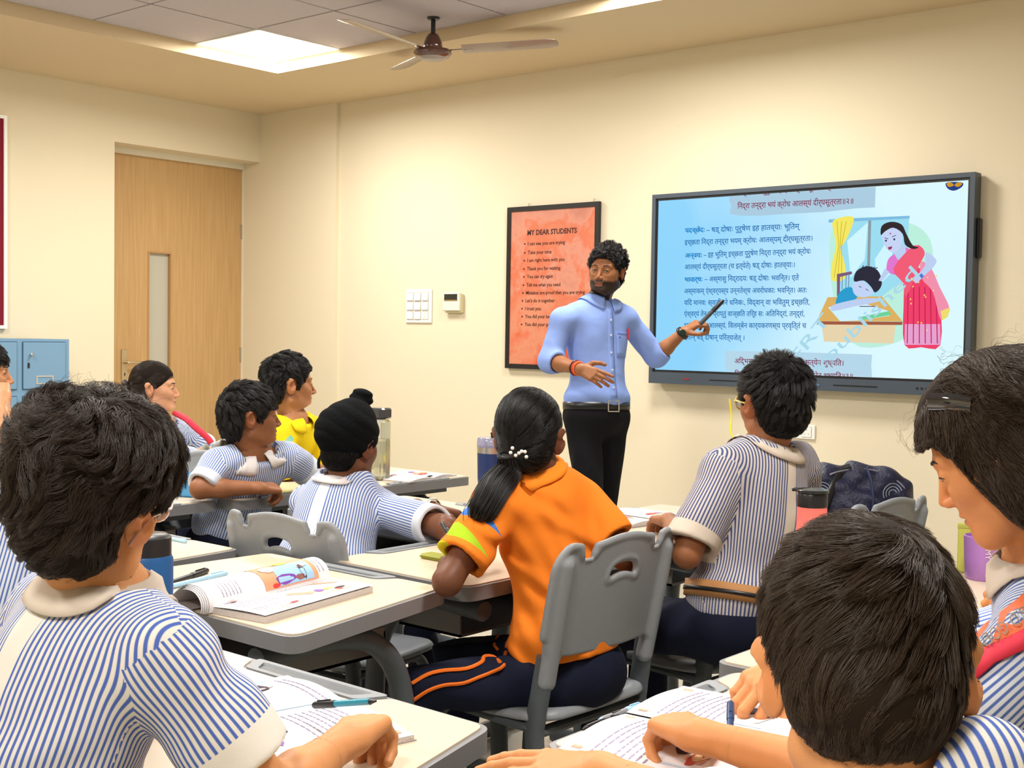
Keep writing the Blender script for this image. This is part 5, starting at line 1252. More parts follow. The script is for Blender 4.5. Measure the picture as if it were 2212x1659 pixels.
        for c1, c2, e, ad, k in sl:
            da = c1(c); m = (da < dt-.002) & (((c-sh[k])@ad) > -.02) & ((e-c)@ad > -.014); up = unit(np.cross(ad, y)) if k == 0 else unit(np.cross(y, ad)); up = unit(z-ad*(z@ad)); sd = np.cross(ad, up)
            q = V[Q[m]]-sh[k]; phv = np.arctan2(q@sd, q@up); t_ = q@ad; su[m] = phv*.062*s; scd[m] = ((e-V[Q[m]])@ad); sb[m] = 1.; arm_[m] = t_; phi[m] = phv*(1 if k else -1)
        if wedge_left: arm_[lv[..., 0] > 0] = -1.
        for nm, v_ in (('su', su), ('sc', scd), ('sb', sb), ('arm', arm_), ('phi', phi)): set_attr(so, nm, v_, 'CORNER')
        info['fs'] = fs; info['shirt'] = so
        if collar:
            cm, chh, clen = collar['m'], collar.get('h', .032), collar.get('len', .045); ax = unit(z*.5+unit(nb-neck)*.5); xx = unit(x-ax*(x@ax)); yy = np.cross(ax, xx); n = 44; gap = collar.get('gap', 14); V = []; F = []; rows = 7
            for i in range(n+1):
                a = math.radians(90+gap+(360-2*gap)*i/n); dr = xx*math.cos(a)+yy*math.sin(a); fr = max(0, math.sin(a)); e_ = max(0, 1-min(i, n-i)/7.)
                for j in range(rows):
                    if j < 2: r_, h_ = (.0535+.0015*j)*s, (-.012+(chh+.012)*j)
                    else:
                        q = (j-2)/(rows-3); r_ = (.0590+.006*q)*s+q*(clen+.02*e_)*.75; h_ = chh+.002-q*(clen*.7+.016*e_)
                    p = neck+ax*h_+dr*r_+yy*.006*s
                    if j >= 2:
                        for _ in range(6):
                            pp = np.array([p], np.float32); d_ = fs(pp)[0]; tgt = .0070
                            if d_ < tgt or j >= rows-3: p = p-grad(fs, pp)[0]*np.clip(d_-tgt, -.012, .008)*(1. if d_ < tgt else (.25, .6, 1.)[j-rows+3])
                    V.append(p)
            for i in range(n):
                for j in range(rows-1): F.append((i*rows+j, (i+1)*rows+j, (i+1)*rows+j+1, i*rows+j+1))
            co = meshobj('collar', V, F, cm, root, True); md = co.modifiers.new('solid', 'SOLIDIFY'); md.thickness = .0022; md.offset = 1; info['collar'] = co
            if collar.get('inner'):
                b = MB(); pts = [neck+ax*(chh*.62)+(xx*math.cos(a)+yy*math.sin(a))*.0515*s for a in np.linspace(math.radians(120), math.radians(420), 26)]; b.tube(pts, .004, 6, rx=.010).build('collar_lining', collar['inner'], root, True)
    if trousers:
        hp = [pelvis+x*.085*s-z*.02, pelvis-x*.085*s-z*.02]; pr = [(ell(pelvis-z*.01, (.150*s*girth, .118*s*girth, .115*s), TR), .03)]; pt = [pelvis]
        for k in (0, 1):
            kn, an = legs[k]; kn = np.asarray(kn, float); an = np.asarray(an, float); pr += [(cap(hp[k], kn, .082*s, .062*s), .035), (cap(kn, an, .060*s, .050*s), .02)]; pt += [kn, an]
        tf_ = U(pr); top = pelvis+z*(.07-untuck*.3); fd2 = rng.normal(size=(2, 3))*24
        def ft(p):
            d = tf_(p)+.0035*np.sin(p@fd2[0]+2*np.sin(p@fd2[1]*.8)); d = smax(d, (p-top.astype(np.float32))@z.astype(np.float32), .006)
            for k in (0, 1):
                an = np.asarray(legs[k][1], np.float32); kn = np.asarray(legs[k][0], np.float32); ad = (an-kn)/np.linalg.norm(an-kn); d = np.where(np.linalg.norm(p-an, axis=1) < .12, np.maximum(d, (p-an)@ad), d)
            return d
        pt = np.array(pt); sdf_obj('trousers', ft, pt.min(0)-.16*s*girth, pt.max(0)+.16*s*girth, .009, trousers, root); info['ft'] = ft
        if shoes:
            for k in (0, 1):
                an = np.asarray(legs[k][1], float); fwd = unit(y*[1, 1, 0]) if not isinstance(shoes, (list, tuple)) else unit(shoes); c = np.array([an[0], an[1], .045])+fwd*.055*s; RR = np.stack([np.cross(fwd, [0, 0, 1.]), fwd, [0, 0, 1.]], 1)
                fsh = U([(ell(c, (.046*s, .125*s, .045), RR), .01), (cap(c-fwd*.06*s, c-fwd*.06*s+np.array([0, 0, .04]), .045*s, .042*s), .02)])
                sdf_obj('shoe', lambda p, fsh=fsh: np.maximum(fsh(p), .004-p[:, 2]), c-.2, c+.2, .009, M_BLACK, root)
    if hair:
        st_, ts, tb_, tt = hair['cap']; f, surf, reg = hair_sdf(st_, ts, tb_, tt, hair.get('extra', ()), hair.get('rough', 0.))
        hw = xf(f, HM, hs); V, Q = mesh_sdf(f, (-.15, -.17, hair.get('zmin', -.12)), (.15, .15, .19), hair.get('res', .0032)); V = snap(f, V)
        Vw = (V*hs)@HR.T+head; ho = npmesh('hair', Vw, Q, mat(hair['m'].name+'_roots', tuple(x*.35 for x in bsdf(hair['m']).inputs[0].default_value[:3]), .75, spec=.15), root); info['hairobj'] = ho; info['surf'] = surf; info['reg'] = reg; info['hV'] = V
        for q in hair['strands']: q = dict(q); strands(ho, HM, hs, surf, V, reg=reg if q.pop('usereg', True) else None, m=hair['m'] if 'm' not in q else q.pop('m'), **q)
    return info

BLK = hair_mat('black_hair', (.008, .0068, .007), .42); BRN = hair_mat('dark_brown_hair', (.030, .018, .012), .42); BRN2 = hair_mat('brown_black_hair', (.048, .029, .017), .40)
SK_A = skin_mat('light_tan_skin', (.62, .28, .11)); SK_D = skin_mat('fair_skin', (.60, .31, .18)); SK_E = skin_mat('brown_skin', (.27, .105, .045)); SK_F = skin_mat('tan_skin', (.42, .19, .085))
SK_G = skin_mat('dark_brown_skin', (.155, .058, .028)); SK_T = skin_mat('teacher_skin', (.31, .125, .050), (.22, .06, .045)); SK_K = skin_mat('warm_tan_skin', (.62, .26, .10)); SK_I = skin_mat('mid_brown_skin', (.32, .125, .055))
SHIRT = stripe_mat('blue_striped_cotton', (.64, .68, .76), (.085, .15, .42)); SHIRT_A = stripe_mat('beige_blue_striped_cotton', (.69, .66, .60), (.07, .125, .42), .0080, .44, .022)
SHIRT_I = stripe_mat('grey_navy_striped_cotton', (.54, .50, .46), (.06, .075, .20), .0078, .46, .018, band_col=(.62, .54, .45)); SHIRT_T = plain_cloth('light_blue_cotton', (.25, .37, .78))
C_WHITE = plain_cloth('white_collar_cotton', (.70, .67, .66)); C_BEIGE = plain_cloth('beige_collar_cotton', (.58, .50, .42)); C_NAVY = plain_cloth('navy_trouser_cloth', (.008, .011, .028)); C_BLACK = plain_cloth('black_trouser_cloth', (.006, .006, .008))
ORANGE = (.90, .23, .02)
POLO = polo_mat('orange_polo', ORANGE, [(.048, .022, .01, (.06, .20, .62)), (.110, .020, .01, (.36, .55, .02)), (.160, .013, .01, (.58, .48, .01))]); C_OR = plain_cloth('orange_collar', (.88, .25, .02))
YPOLO = polo_mat('yellow_polo', (.80, .62, .01), [(.05, .018, .04, (.25, .55, .45)), (.12, .020, .04, (.35, .70, .10))]); C_YE = plain_cloth('yellow_collar', (.80, .62, .01))
WH = (0, -.062, .098)
def fwd_(yaw): a = math.radians(yaw); return np.array([-math.sin(a), math.cos(a), 0.])
def lat_(yaw): a = math.radians(yaw); return np.array([math.cos(a), math.sin(a), 0.])
def seat(neck, byaw, lean=.14, z=.535): f = fwd_(byaw); return np.array([neck[0]-f[0]*lean, neck[1]-f[1]*lean, z])
def slegs(pel, byaw, s=.88, spread=.09):
    f, l = fwd_(byaw), lat_(byaw); o = []
    for k in (1, -1):
        kn = pel+f*.40*s+l*k*spread; kn[2] = .51; an = kn+f*.03+l*k*.01; an[2] = .09; o.append((kn, an))
    return o
def ring(name, c, ax, r, tr, m, parent, rx=None, sq=1.):
    a = unit(np.cross(ax, [0, 0, 1.] if abs(unit(ax)[2]) < .9 else [1., 0, 0])); b = np.cross(unit(ax), a)
    pts = [c+(a*math.cos(t)+b*math.sin(t)*sq)*r for t in np.linspace(0, 2*math.pi, 25)]; return MB().tube(pts, tr, 8, rx=rx).build(name, m, parent, True)
def cast(f, p, d, steps=40):
    p = np.asarray(p, float); d = unit(d)
    for _ in range(steps):
        v = float(f(np.array([p], np.float32))[0])
        if v < .0005: break
        p = p+d*v*.8
    return p
def hp(info, x, y, z): return info['head']+info['HR']@np.array([x, y, z])*info['hs']
def up_(v=(0, 0, 1)): return np.array(v, float)

# ---- teacher
sT = 1.0; nk = W(1291, 656, 5.83); R_ = W(1216, 692, 5.72); L_ = W(1352, 690, 5.90); eR = W(1190, 781, 5.70); wR = W(1253, 797, 5.50); eL = W(1418, 770, 5.98); wL = W(1478, 716, 5.92)
pel = W(1289, 893, 5.82); toC = unit(EYE-pel)
T = person('man in a light blue shirt and black trousers pointing a marker at the screen', SK_T, sT, W(1311, 588, 5.80), (195, 0, -4), nk, -107.6, (R_, L_),
    [(eR, wR, W(1322, 826, 5.42)-wR, toC+up_()*.3, 'open', (.55, .80, -.05)), (eL, wL, W(1530, 682, 5.88)-wL, up_()+toC*.5, 'curl')], pel,
    legs=[(W(1278, 1112, 5.72), W(1282, 1300, 5.74)), (W(1300, 1108, 5.88), W(1296, 1290, 5.92))], hs=.95, beard=True, mouth=.004, gaze=(-.15, 1, .0), nose=1.0, fat=.006, hh=.0024, hc_=.0065,
    shirt=SHIRT_T, collar=dict(m=SHIRT_T, h=.034, len=.05, gap=16), trousers=C_BLACK, girth=1.10, sleeve=1.25, sleeve_r=.05, cloth_fold=.004, waist=-.006,
    hair=dict(cap=('short', .010, .012, .022), m=BLK, rough=.002, strands=[dict(n=7000, L=.036, lift=.018, liftz=(.0, .06), rad=.0007, flow=flow_whorl(WH, .1, .4, .3), seed=3, curl=.004, wild=.8, clumps=260, clump=.6)]))
rt = T['root']; bk = T['pelvis']+T['z']*.055
def ell_ring(name, info, hgt, ra, rb, tr, rx, m, parent):
    pts = [info['pelvis']+info['z']*hgt+info['x']*ra*math.cos(t)+info['y']*rb*math.sin(t) for t in np.linspace(0, 2*math.pi, 40)]; return MB().tube(pts, tr, 8, rx=rx).build(name, m, parent, True)
bl = ell_ring('belt', T, .042, .1585, .1245, .0035, .0035, M_BLACK, rt)
def band(name, info, h0, h1, off, m, parent, f, n=48):
    V = []; F = []
    for t in np.linspace(0, 2*math.pi, n+1)[:-1]:
        d = unit(info['x']*math.cos(t)+info['y']*math.sin(t)); R = max(np.linalg.norm(cast(f, info['pelvis']+info['z']*h+d*.32, -d, 60)-info['pelvis']-info['z']*h) for h in (h0, (h0+h1)/2))
        for hh_, rr in ((h0, -.004), (h0, off), (h1, off), (h1, -.004)): V.append(info['pelvis']+info['z']*hh_+d*(R+rr))
    for i in range(n):
        for j in range(3): F.append((i*4+j, ((i+1) % n)*4+j, ((i+1) % n)*4+j+1, i*4+j+1))
    return meshobj(name, V, F, m, parent, True)
bpy.data.objects.remove(bl); bl = band('belt', T, .018, .052, .004, mat('black_leather', (.012, .012, .014), .35), rt, T['ft'])
c = cast(T['ft'], T['pelvis']+T['z']*.034+T['y']*.3, -T['y'], 60)+T['y']*.013; X, Y_, Z_ = T['x'], T['y'], T['z']
for a_, b_ in (((-.03, -.024), (.03, -.024)), ((-.03, .024), (.03, .024)), ((-.03, -.024), (-.03, .024)), ((.03, -.024), (.03, .024))):
    MB().tube([c+X*a_[0]+Z_*a_[1], c+X*b_[0]+Z_*b_[1]], .0028, 6).build('buckle_bar', M_STEEL, bl)
def front_pt(info, lx, h, off=.002):
    p = info['pelvis']+info['z']*h+info['x']*lx+info['y']*.175; q = cast(info['fs'], p, -info['y']); return q+info['y']*off
Lt = np.linalg.norm(T['neck']-T['pelvis'])
V = []; F = []; hs_ = np.linspace(.07, Lt-.03, 26)
for h_ in hs_:
    for lx in (-.016, .016): V.append(front_pt(T, lx, h_, .0012))
for i in range(25): F.append((2*i, 2*i+1, 2*i+3, 2*i+2))
pk = meshobj('placket', V, F, SHIRT_T, rt, True); md = pk.modifiers.new('s', 'SOLIDIFY'); md.thickness = .002; md.offset = 1
MB().tube([front_pt(T, -.016, h_, .001) for h_ in hs_], .0012, 5).build('placket_seam', mat('seam_blue', (.06, .10, .40), .8), pk)
for h_ in (.12, .20, .28, .36, .43): q = front_pt(T, .0, h_, .003); MB().tube([q, q+T['y']*.002], .005, 10).build('button', mat('pearl_button', (.75, .78, .85), .3), pk)
V = [front_pt(T, lx, h_, .0022) for h_ in np.linspace(.26, .375, 6) for lx in np.linspace(-.125, -.035, 6)]; F = [(i*6+j, i*6+j+1, i*6+j+7, i*6+j+6) for i in range(5) for j in range(5)]
po = meshobj('chest_pocket', V, F, SHIRT_T, rt, True); md = po.modifiers.new('s', 'SOLIDIFY'); md.thickness = .0018; md.offset = 1
MB().tube([front_pt(T, lx, .372, .004) for lx in np.linspace(-.125, -.035, 6)], .0012, 5).build('pocket_hem', mat('seam_blue'), po)
q0, q1 = front_pt(T, -.118, .345, .005), front_pt(T, -.118, .395, .006); MB().tube([q0, q1], .007, 6, rx=.004).build('red_pocket_clip', mat('red_clip', (.75, .03, .06), .4), po)
q = front_pt(T, -.05, .352, .005); MB().tube([q, q+T['y']*.001], .0045, 8).build('embroidered_mark', mat('seam_blue'), po)
wa = unit(wL-eL); ring('watch', wL-wa*.012, wa, .031, .003, M_BLACK, rt, rx=.011); MB().tube([wL-wa*.012+toC*.029, wL-wa*.012+toC*.037], .015, 12).build('watch_face', mat('glassy_black', (.01, .03, .02), .08), rt, True)
wa = unit(wR-eR); ring('thread_bracelet', wR-wa*.020, wa, .0305, .0035, mat('red_thread', (.60, .05, .02), .8), rt); ring('thread_bracelet', wR-wa*.010, wa, .029, .0042, mat('orange_thread', (.85, .16, .05), .8), rt); ring('bead_bracelet', wR-wa*.034, wa, .032, .0040, mat('dark_beads', (.09, .02, .012), .4), rt)
fo = hp(T, 0, .094, .050); MB().tube([fo-toC*.001, fo+toC*.0012], .0035, 8).build('forehead_mark', mat('vermilion', (.5, .05, .01), .7), rt)
a_, b_ = W(1512, 700, 5.84), W(1563, 648, 5.84); t = thing('marker_pen', tuple((a_+b_)/2), 0, 'dark marker pen held up to the screen by the teacher', 'pen'); d = (b_-a_)/2
MB().tube([-d, d*.1], .0105, 12).build('barrel', mat('slate_marker', (.05, .06, .08), .35), t, True); MB().tube([d*.08, d*.15, d*.8, d], [.011, .0115, .0105, .006], 12).build('cap', M_BLACK, t, True)

# ---- girl in the orange polo
nk = W(1166, 1030, 2.97); R_ = W(1260, 1088, 3.03); L_ = W(1068, 1098, 2.87); pel = W(1232, 1440, 2.95); eL = W(966, 1256, 2.76); wL = W(992, 1180, 3.00)
H = person('girl in an orange polo shirt with a ponytail tied with pearl beads', SK_G, .86, W(1143, 950, 2.95), (27, 2, 0), nk, 74, (R_, L_),
    [(W(1352, 1204, 2.96), W(1262, 1160, 3.22), W(1200, 1140, 3.35)-W(1262, 1160, 3.22), up_(), 'rest'), (eL, wL, W(966, 1140, 3.10)-wL, up_()-lat_(74)*.8, 'pen')], pel,
    legs=[(W(985, 1400, 3.16), W(1000, 1640, 3.20)), (W(905, 1478, 2.86), W(915, 1760, 2.88))], hs=.95, hh=.0034,
    shirt=POLO, collar=dict(m=C_OR, h=.036, len=.040), trousers=C_NAVY, sleeve=.70, sleeve_r=.062, cloth_fold=.005, girth=1.04, wedge_left=True,
    hair=dict(cap=('back', .0065, .008, .008), m=BLK, strands=[dict(n=9000, L=.085, lift=.0035, rad=.00055, flow=flow_to((-.030, -.125, -.030)), seed=5, wild=.05, clumps=120, clump=.35, usereg=False)]))
pb = hp(H, -.030, -.106, -.032); rt = H['root']
tail = arc([pb, W(1098, 1018, 2.87), W(1072, 1050, 2.83), W(1048, 1092, 2.80), W(1030, 1120, 2.80)], 6)
tl = MB().tube(tail, [.018+.012*math.sin(min(1, i/len(tail)*1.3)*2.6) if i < len(tail)-4 else .022-.005*(i-len(tail)+4) for i in range(len(tail))], 16).build('ponytail', BLK, H['hairobj'], True)
tv = np.array([v.co[:] for v in tl.data.vertices]); n = 1500; r = np.random.default_rng(4); ids = r.integers(0, 16, n); jl = r.normal(size=(n, 3))*.0022; m_ = len(tail)
P = np.stack([np.stack([tv[i*16+ids] for i in range(0, m_, 2)], 1)], 0)[0]+jl[:, None, :]*np.linspace(.5, 2.2, len(range(0, m_, 2)))[None, :, None]
hc = bpy.data.hair_curves.new('ponytail_strands'); hc.add_curves([P.shape[1]]*n); hc.position_data.foreach_set('vector', P.astype(np.float32).ravel()); a = hc.attributes.get('radius') or hc.attributes.new('radius', 'FLOAT', 'POINT'); a.data.foreach_set('value', np.full(n*P.shape[1], .0006, np.float32)); hc.materials.append(BLK); o = link(bpy.data.objects.new('ponytail_strands', hc), H['hairobj']); o['kind'] = 'stuff'
ring('hair_tie', pb, tail[2]-pb if False else np.array(tail[1])-pb, .019, .005, M_BLACK, rt)
M_PEARL = mat('pearl', (.85, .80, .74), .15, spec=.7)
for px, py in ((1107, 968), (1103, 978), (1121, 979), (1127, 975), (1134, 976), (1137, 987), (1114, 984)):
    dd = unit(EYE-pb); q = W(px, py, 2.80); MB().lathe([(.0042*math.sin(a), -.0042*math.cos(a)) for a in np.linspace(.05, 3.09, 8)], tuple(q), 10).build('hair_bead', M_PEARL, rt, True)
def on_ft(info, px, py, d):
    o_ = W(px, py, d); r_ = unit(o_-EYE); q = cast(info['ft'], o_-r_*.25, r_); return q-r_*.003 if np.linalg.norm(q-o_) < .4 else None
for pts, wd in (([(1108, 1352), (1104, 1372), (1096, 1390), (1092, 1412), (1088, 1438), (1062, 1452), (1032, 1464), (1000, 1476), (960, 1480), (925, 1492), (893, 1513)], .0055), ([(1096, 1356), (1076, 1372), (1068, 1392), (1076, 1404)], .004), ([(1080, 1430), (1064, 1418), (1046, 1418), (1040, 1430), (1008, 1444), (960, 1448), (925, 1456), (890, 1476)], .005)):
    q = [w_ for w_ in (on_ft(H, x, y, 2.86) for x, y in pts) if w_ is not None]
    if len(q) > 2: MB().tube(arc(q, 3), wd, 6, rx=wd*.8).build('orange_piping', mat('orange_piping', (.85, .17, .01), .8), rt, True)
pen(W(970, 1152, 3.06), W(955, 1143, 3.1)-W(985, 1162, 3.0), .12, M_BLACK, M_BLACK, 'black pen in the left hand of the girl in orange', up=.03)

# ---- boy with yellow glasses
bY = 84; nk = W(1650, 975, 3.20); l = lat_(bY); pel = W(1604, 1345, 3.12); eL = W(1484, 1196, 3.02); wL = atz(1446, 1124, .755)
I_ = person('boy in a grey striped shirt and yellow glasses facing the screen', SK_I, .94, W(1670, 876, 3.20), (60, 0, 0), nk, bY, (nk+l*.155-[0, 0, .045], nk-l*.165-[0, 0, .045]),
    [(W(1720, 1180, 3.55), W(1640, 1160, 3.8), -l*0+fwd_(bY), up_(), 'rest'), (eL, wL, atz(1392, 1112, .74)-wL, up_(), 'rest')], pel, legs=slegs(pel, bY, .92), hs=.98, hh=.0034,
    shirt=SHIRT_I, collar=dict(m=C_BEIGE, h=.022, len=.045), trousers=C_NAVY, sleeve=.88, sleeve_r=.062, cloth_fold=.005, girth=1.12, untuck=.03,
    hair=dict(cap=('short', .010, .014, .014), m=BLK, rough=.001, strands=[dict(n=11000, L=.034, lift=.014, liftz=(-.02, .06), rad=.0006, flow=flow_whorl((-.01, -.055, .10), .35, .35), seed=7, wild=.35, clumps=300, clump=.55)]))
rt = I_['root']; band('striped_belt', I_, .045, .085, .004, mat('tan_belt', (.42, .20, .07), .7), rt, I_['fs']); band('belt_stripe', I_, .058, .068, .006, M_BLACK, rt, I_['fs'])
YG = mat('yellow_frame', (.80, .62, .12), .3); gl = thing('tmp', (0, 0, 0)); bpy.data.objects.remove(gl)
for s_ in (-1, 1):
    pts = [hp(I_, s_*(.034+.026*math.cos(a)), .103-.012*abs(math.cos(a)), .004+.020*math.sin(a)) for a in np.linspace(0, 2*math.pi, 21)]
    g_ = MB().tube(pts, .0020, 6).build('glasses_rim', YG, rt, True); MB().add(pts[:-1], [tuple(range(20))]).build('lens', mat('lens_glass', (.55, .68, .9), .05, trans=.6, ior=1.1), g_)
    MB().tube([hp(I_, s_*.060, .096, .008), hp(I_, s_*.076, .060, .010), hp(I_, s_*.080, .000, .006), hp(I_, s_*.078, -.02, -.008)], .0022, 6).build('glasses_temple', YG, rt, True)
MB().tube([hp(I_, -.010, .106, .008), hp(I_, .010, .106, .008)], .0018, 6).build('glasses_bridge', YG, rt)
MB().tube(arc([W(1576, 862, 3.18), W(1580, 900, 3.18), W(1578, 930, 3.17), W(1588, 955, 3.16), W(1600, 975, 3.15)], 5), .0022, 6).build('glasses_cord', mat('yellow_cord', (.85, .65, .02), .6), rt, True)

# ---- boy in the black turban
bY = 8; nk = W(744, 1052, 3.71); R_ = W(826, 1100, 3.70); L_ = W(664, 1086, 3.82); pel = seat(nk, bY, .10); eR = atz(964, 1142, .742); wR = atz(900, 1092, .745)
G = person('boy in a black turban and blue striped shirt', SK_G, .90, W(755, 965, 3.72), (12, 6, 0), nk, bY, (R_, L_),
    [(eR, wR, atz(860, 1080, .74)-wR, up_(), 'rest'), (W(700, 1160, 4.0), atz(935, 1098, .752), atz(975, 1104, .74)-atz(935, 1098, .752), up_(), 'rest')], pel, legs=slegs(pel, bY), hs=.96, hh=.0036,
    shirt=SHIRT, collar=dict(m=C_WHITE, h=.026, len=.036, inner=mat('royal_blue_lining', (.02, .06, .42), .7)), trousers=C_NAVY, sleeve=.84, sleeve_r=.058, cloth_fold=.005, girth=1.10,
    hair=dict(cap=('short', .003, .003, .0), m=BLK, strands=[dict(n=600, L=.02, lift=.003, rad=.0006, flow=flow_whorl(WH, .8), seed=2)]))
rt = G['root']
def f_turban(p):
    x, y, z = p.T; d = ell((0, -.020, .045), (.093, .108, .092))(p); a = (z-.045)*1.0+x*.35+y*.30; rid = .0030*np.abs(np.sin(a*75+np.abs(x)*12)); d = d-rid
    d = smin(d, ell((0, .01, .10), (.055, .060, .050))(p), .03); d = smax(d, (-.060-(z-y*.30)), .008)
    k = ell((.0, .045, .152), (.036, .038, .034))(p)-.002*np.sin(z*260+x*60); return smin(d, k, .006)
HM = G['HM']; V, Q = mesh_sdf(f_turban, (-.13, -.16, -.10), (.13, .13, .21), .0032); V = snap(f_turban, V); tb = npmesh('turban', (V*G['hs'])@HM[0].T+HM[1], Q, mat('black_turban_cloth', (.0035, .0042, .005), .95, bump=.4, bscale=160, spec=.12), rt)
MB().tube(arc([hp(G, -.074, -.040, -.03), hp(G, -.076, -.050, -.050), hp(G, -.070, -.055, -.072)], 4), .006, 8, rx=.003).build('loose_tie', mat('black_turban_cloth'), tb, True)
q = atz(953, 1100, .752); wl = atz(935, 1098, .752); ax = unit(q-atz(905, 1090, .752)); ring('watch', wl, ax, .027, .003, M_STEEL, rt, rx=.006); MB().tube([wl+up_()*.024, wl+up_()*.031], .012, 12).build('watch_face', mat('cream_dial', (.6, .55, .45), .2), rt, True)

# ---- boy behind the black bottle
bY = -96; nk = W(545, 985, 4.36); R_ = W(466, 1006, 4.27); L_ = W(622, 990, 4.44); pel = seat(nk, bY, .16); eR = atz(432, 1056, .745); wR = atz(562, 1054, .745)
E_ = person('boy in a striped shirt resting his forearm behind the black bottle', SK_E, .90, W(540, 902, 4.33), (-28, -2, 0), nk, bY, (R_, L_),
    [(eR, wR, atz(632, 1052, .735)-wR, up_()+unit(EYE-wR)*.5, 'curl'), (W(672, 1022, 4.55), atz(705, 1020, .755), atz(742, 1018, .74)-atz(705, 1020, .755), up_(), 'rest')], pel, legs=slegs(pel, bY), hs=.94, hh=.0024, gaze=(.1, 1, .1), nose=1.05,
    shirt=SHIRT, collar=dict(m=C_WHITE, h=.026, len=.058, gap=18), trousers=C_NAVY, sleeve=.84, sleeve_r=.056, cloth_fold=.004, hc_=.0055,
    hair=dict(cap=('fringe', .011, .012, .010), m=BLK, strands=[dict(n=9000, L=.042, lift=.012, rad=.0007, flow=flow_whorl((0, -.085, .085), .12, .15), seed=9, wild=.22, clumps=260, clump=.6)]))
rt = E_['root']; Lt = np.linalg.norm(E_['neck']-E_['pelvis'])
for h_ in (Lt-.10, Lt-.17, Lt-.24): q = front_pt(E_, .0, h_, .002); MB().tube([q, q+E_['y']*.003], .005, 10).build('button', mat('pearl_button'), rt)

# ---- boy in yellow
bY = -72; nk = W(634, 912, 5.02); pel = seat(nk, bY, .12); l = lat_(bY)
Fb = person('boy in a yellow polo shirt sitting by the wall', SK_F, .95, W(624, 832, 5.0), (-24, 0, 0), nk, bY, (nk+l*.13-[0, 0, .045], nk-l*.13-[0, 0, .045]),
    [(nk+l*.17+fwd_(bY)*.10-[0, 0, .27], nk+l*.08+fwd_(bY)*.32-[0, 0, .30], fwd_(bY), up_(), 'rest'), (nk-l*.18+fwd_(bY)*.12-[0, 0, .25], atz(720, 1006, .76), fwd_(bY), up_(), 'rest')], pel, legs=slegs(pel, bY), hs=.97, hh=.0024, gaze=(.05, 1, .05), nose=1.15,
    shirt=YPOLO, collar=dict(m=C_YE, h=.024, len=.050, gap=20), trousers=C_NAVY, sleeve=.80, sleeve_r=.066, hc_=.0055,
    hair=dict(cap=('short', .011, .012, .014), m=BLK, strands=[dict(n=8000, L=.040, lift=.011, rad=.0008, flow=flow_whorl((0, -.080, .09), .1, .3), seed=12, wild=.35, clumps=220, clump=.65, curl=.001)]))
Lt = np.linalg.norm(Fb['neck']-Fb['pelvis']); q = front_pt(Fb, -.075, Lt-.13, .002); MB().tube([q, q+Fb['y']*.002], .016, 14).build('chest_badge', M_WHITE, Fb['root']); MB().tube([q+Fb['y']*.002, q+Fb['y']*.003], .009, 12).build('badge_centre', mat('badge_red', (.25, .03, .02), .6), Fb['root'])

# ---- girl with the bun
bY = -80; nk = W(345, 918, 5.37); pel = seat(nk, bY, .12); l = lat_(bY)
D_ = person('girl with a hair bun in a striped shirt with a red strip', SK_D, .86, W(334, 840, 5.35), (-42, 0, 0), nk, bY, (nk+l*.125-[0, 0, .045], nk-l*.125-[0, 0, .045]),
    [(W(408, 992, 5.14), W(436, 976, 5.28), W(462, 968, 5.36)-W(436, 976, 5.28), up_(), 'curl'), (W(440, 960, 5.55), W(470, 968, 5.65), fwd_(bY), up_(), 'rest')], pel, legs=slegs(pel, bY), hs=.93, hh=.0024, gaze=(-.25, 1, .12), nose=.95,
    shirt=SHIRT, collar=None, trousers=C_NAVY, sleeve=1.15, sleeve_r=.066, hc_=.0055,
    hair=dict(cap=('back', .005, .006, .006), m=BRN, strands=[dict(n=5000, L=.075, lift=.003, rad=.0007, flow=flow_to((0, -.12, .02)), seed=15, wild=.05, clumps=80, clump=.4, usereg=False)]))
HM = D_['HM']; fb_ = lambda p: U([(ell((0, -.128, .006), (.030, .024, .036)), .01), (ell((0, -.118, -.03), (.022, .020, .022)), .01)])(p)+.0015*np.sin(p[:, 2]*300+p[:, 0]*120)
V, Q = mesh_sdf(fb_, (-.05, -.17, -.07), (.05, -.08, .06), .003); npmesh('hair_bun', (V*D_['hs'])@HM[0].T+HM[1], Q, BRN, D_['hairobj'])
MB().tube(arc([W(378, 892, 5.30), W(402, 905, 5.26), W(424, 925, 5.24), W(447, 945, 5.24), W(456, 957, 5.24)], 5), .016, 8, rx=.012).build('red_shoulder_strip', mat('red_cloth'), D_['root'], True)

# ---- student at the left edge with a hand at the mouth
bY = -85; nk = W(-45, 900, 4.32); pel = seat(nk, bY, .12); l = lat_(bY)
B_ = person('student at the left edge resting chin on a raised hand', SK_F, .90, W(-42, 808, 4.3), (-32, 0, 0), nk, bY, (W(-25, 930, 4.22), W(-20, 925, 4.50)),
    [(W(2, 930, 3.90), W(6, 858, 4.02), W(-14, 800, 4.14)-W(6, 858, 4.02), unit(EYE-nk)*.8+up_()*.3, 'fist'), (W(35, 905, 4.55), W(60, 940, 4.5), fwd_(bY), up_(), 'rest')], pel, legs=slegs(pel, bY), hs=.94, hh=.0026, gaze=(.1, 1, 0),
    shirt=SHIRT, collar=dict(m=C_WHITE), trousers=C_NAVY, sleeve=.55, sleeve_r=.066,
    hair=dict(cap=('fringe', .011, .012, .012), m=BLK, strands=[dict(n=4000, L=.04, lift=.01, rad=.0008, flow=flow_whorl(WH, .2), seed=19)]))

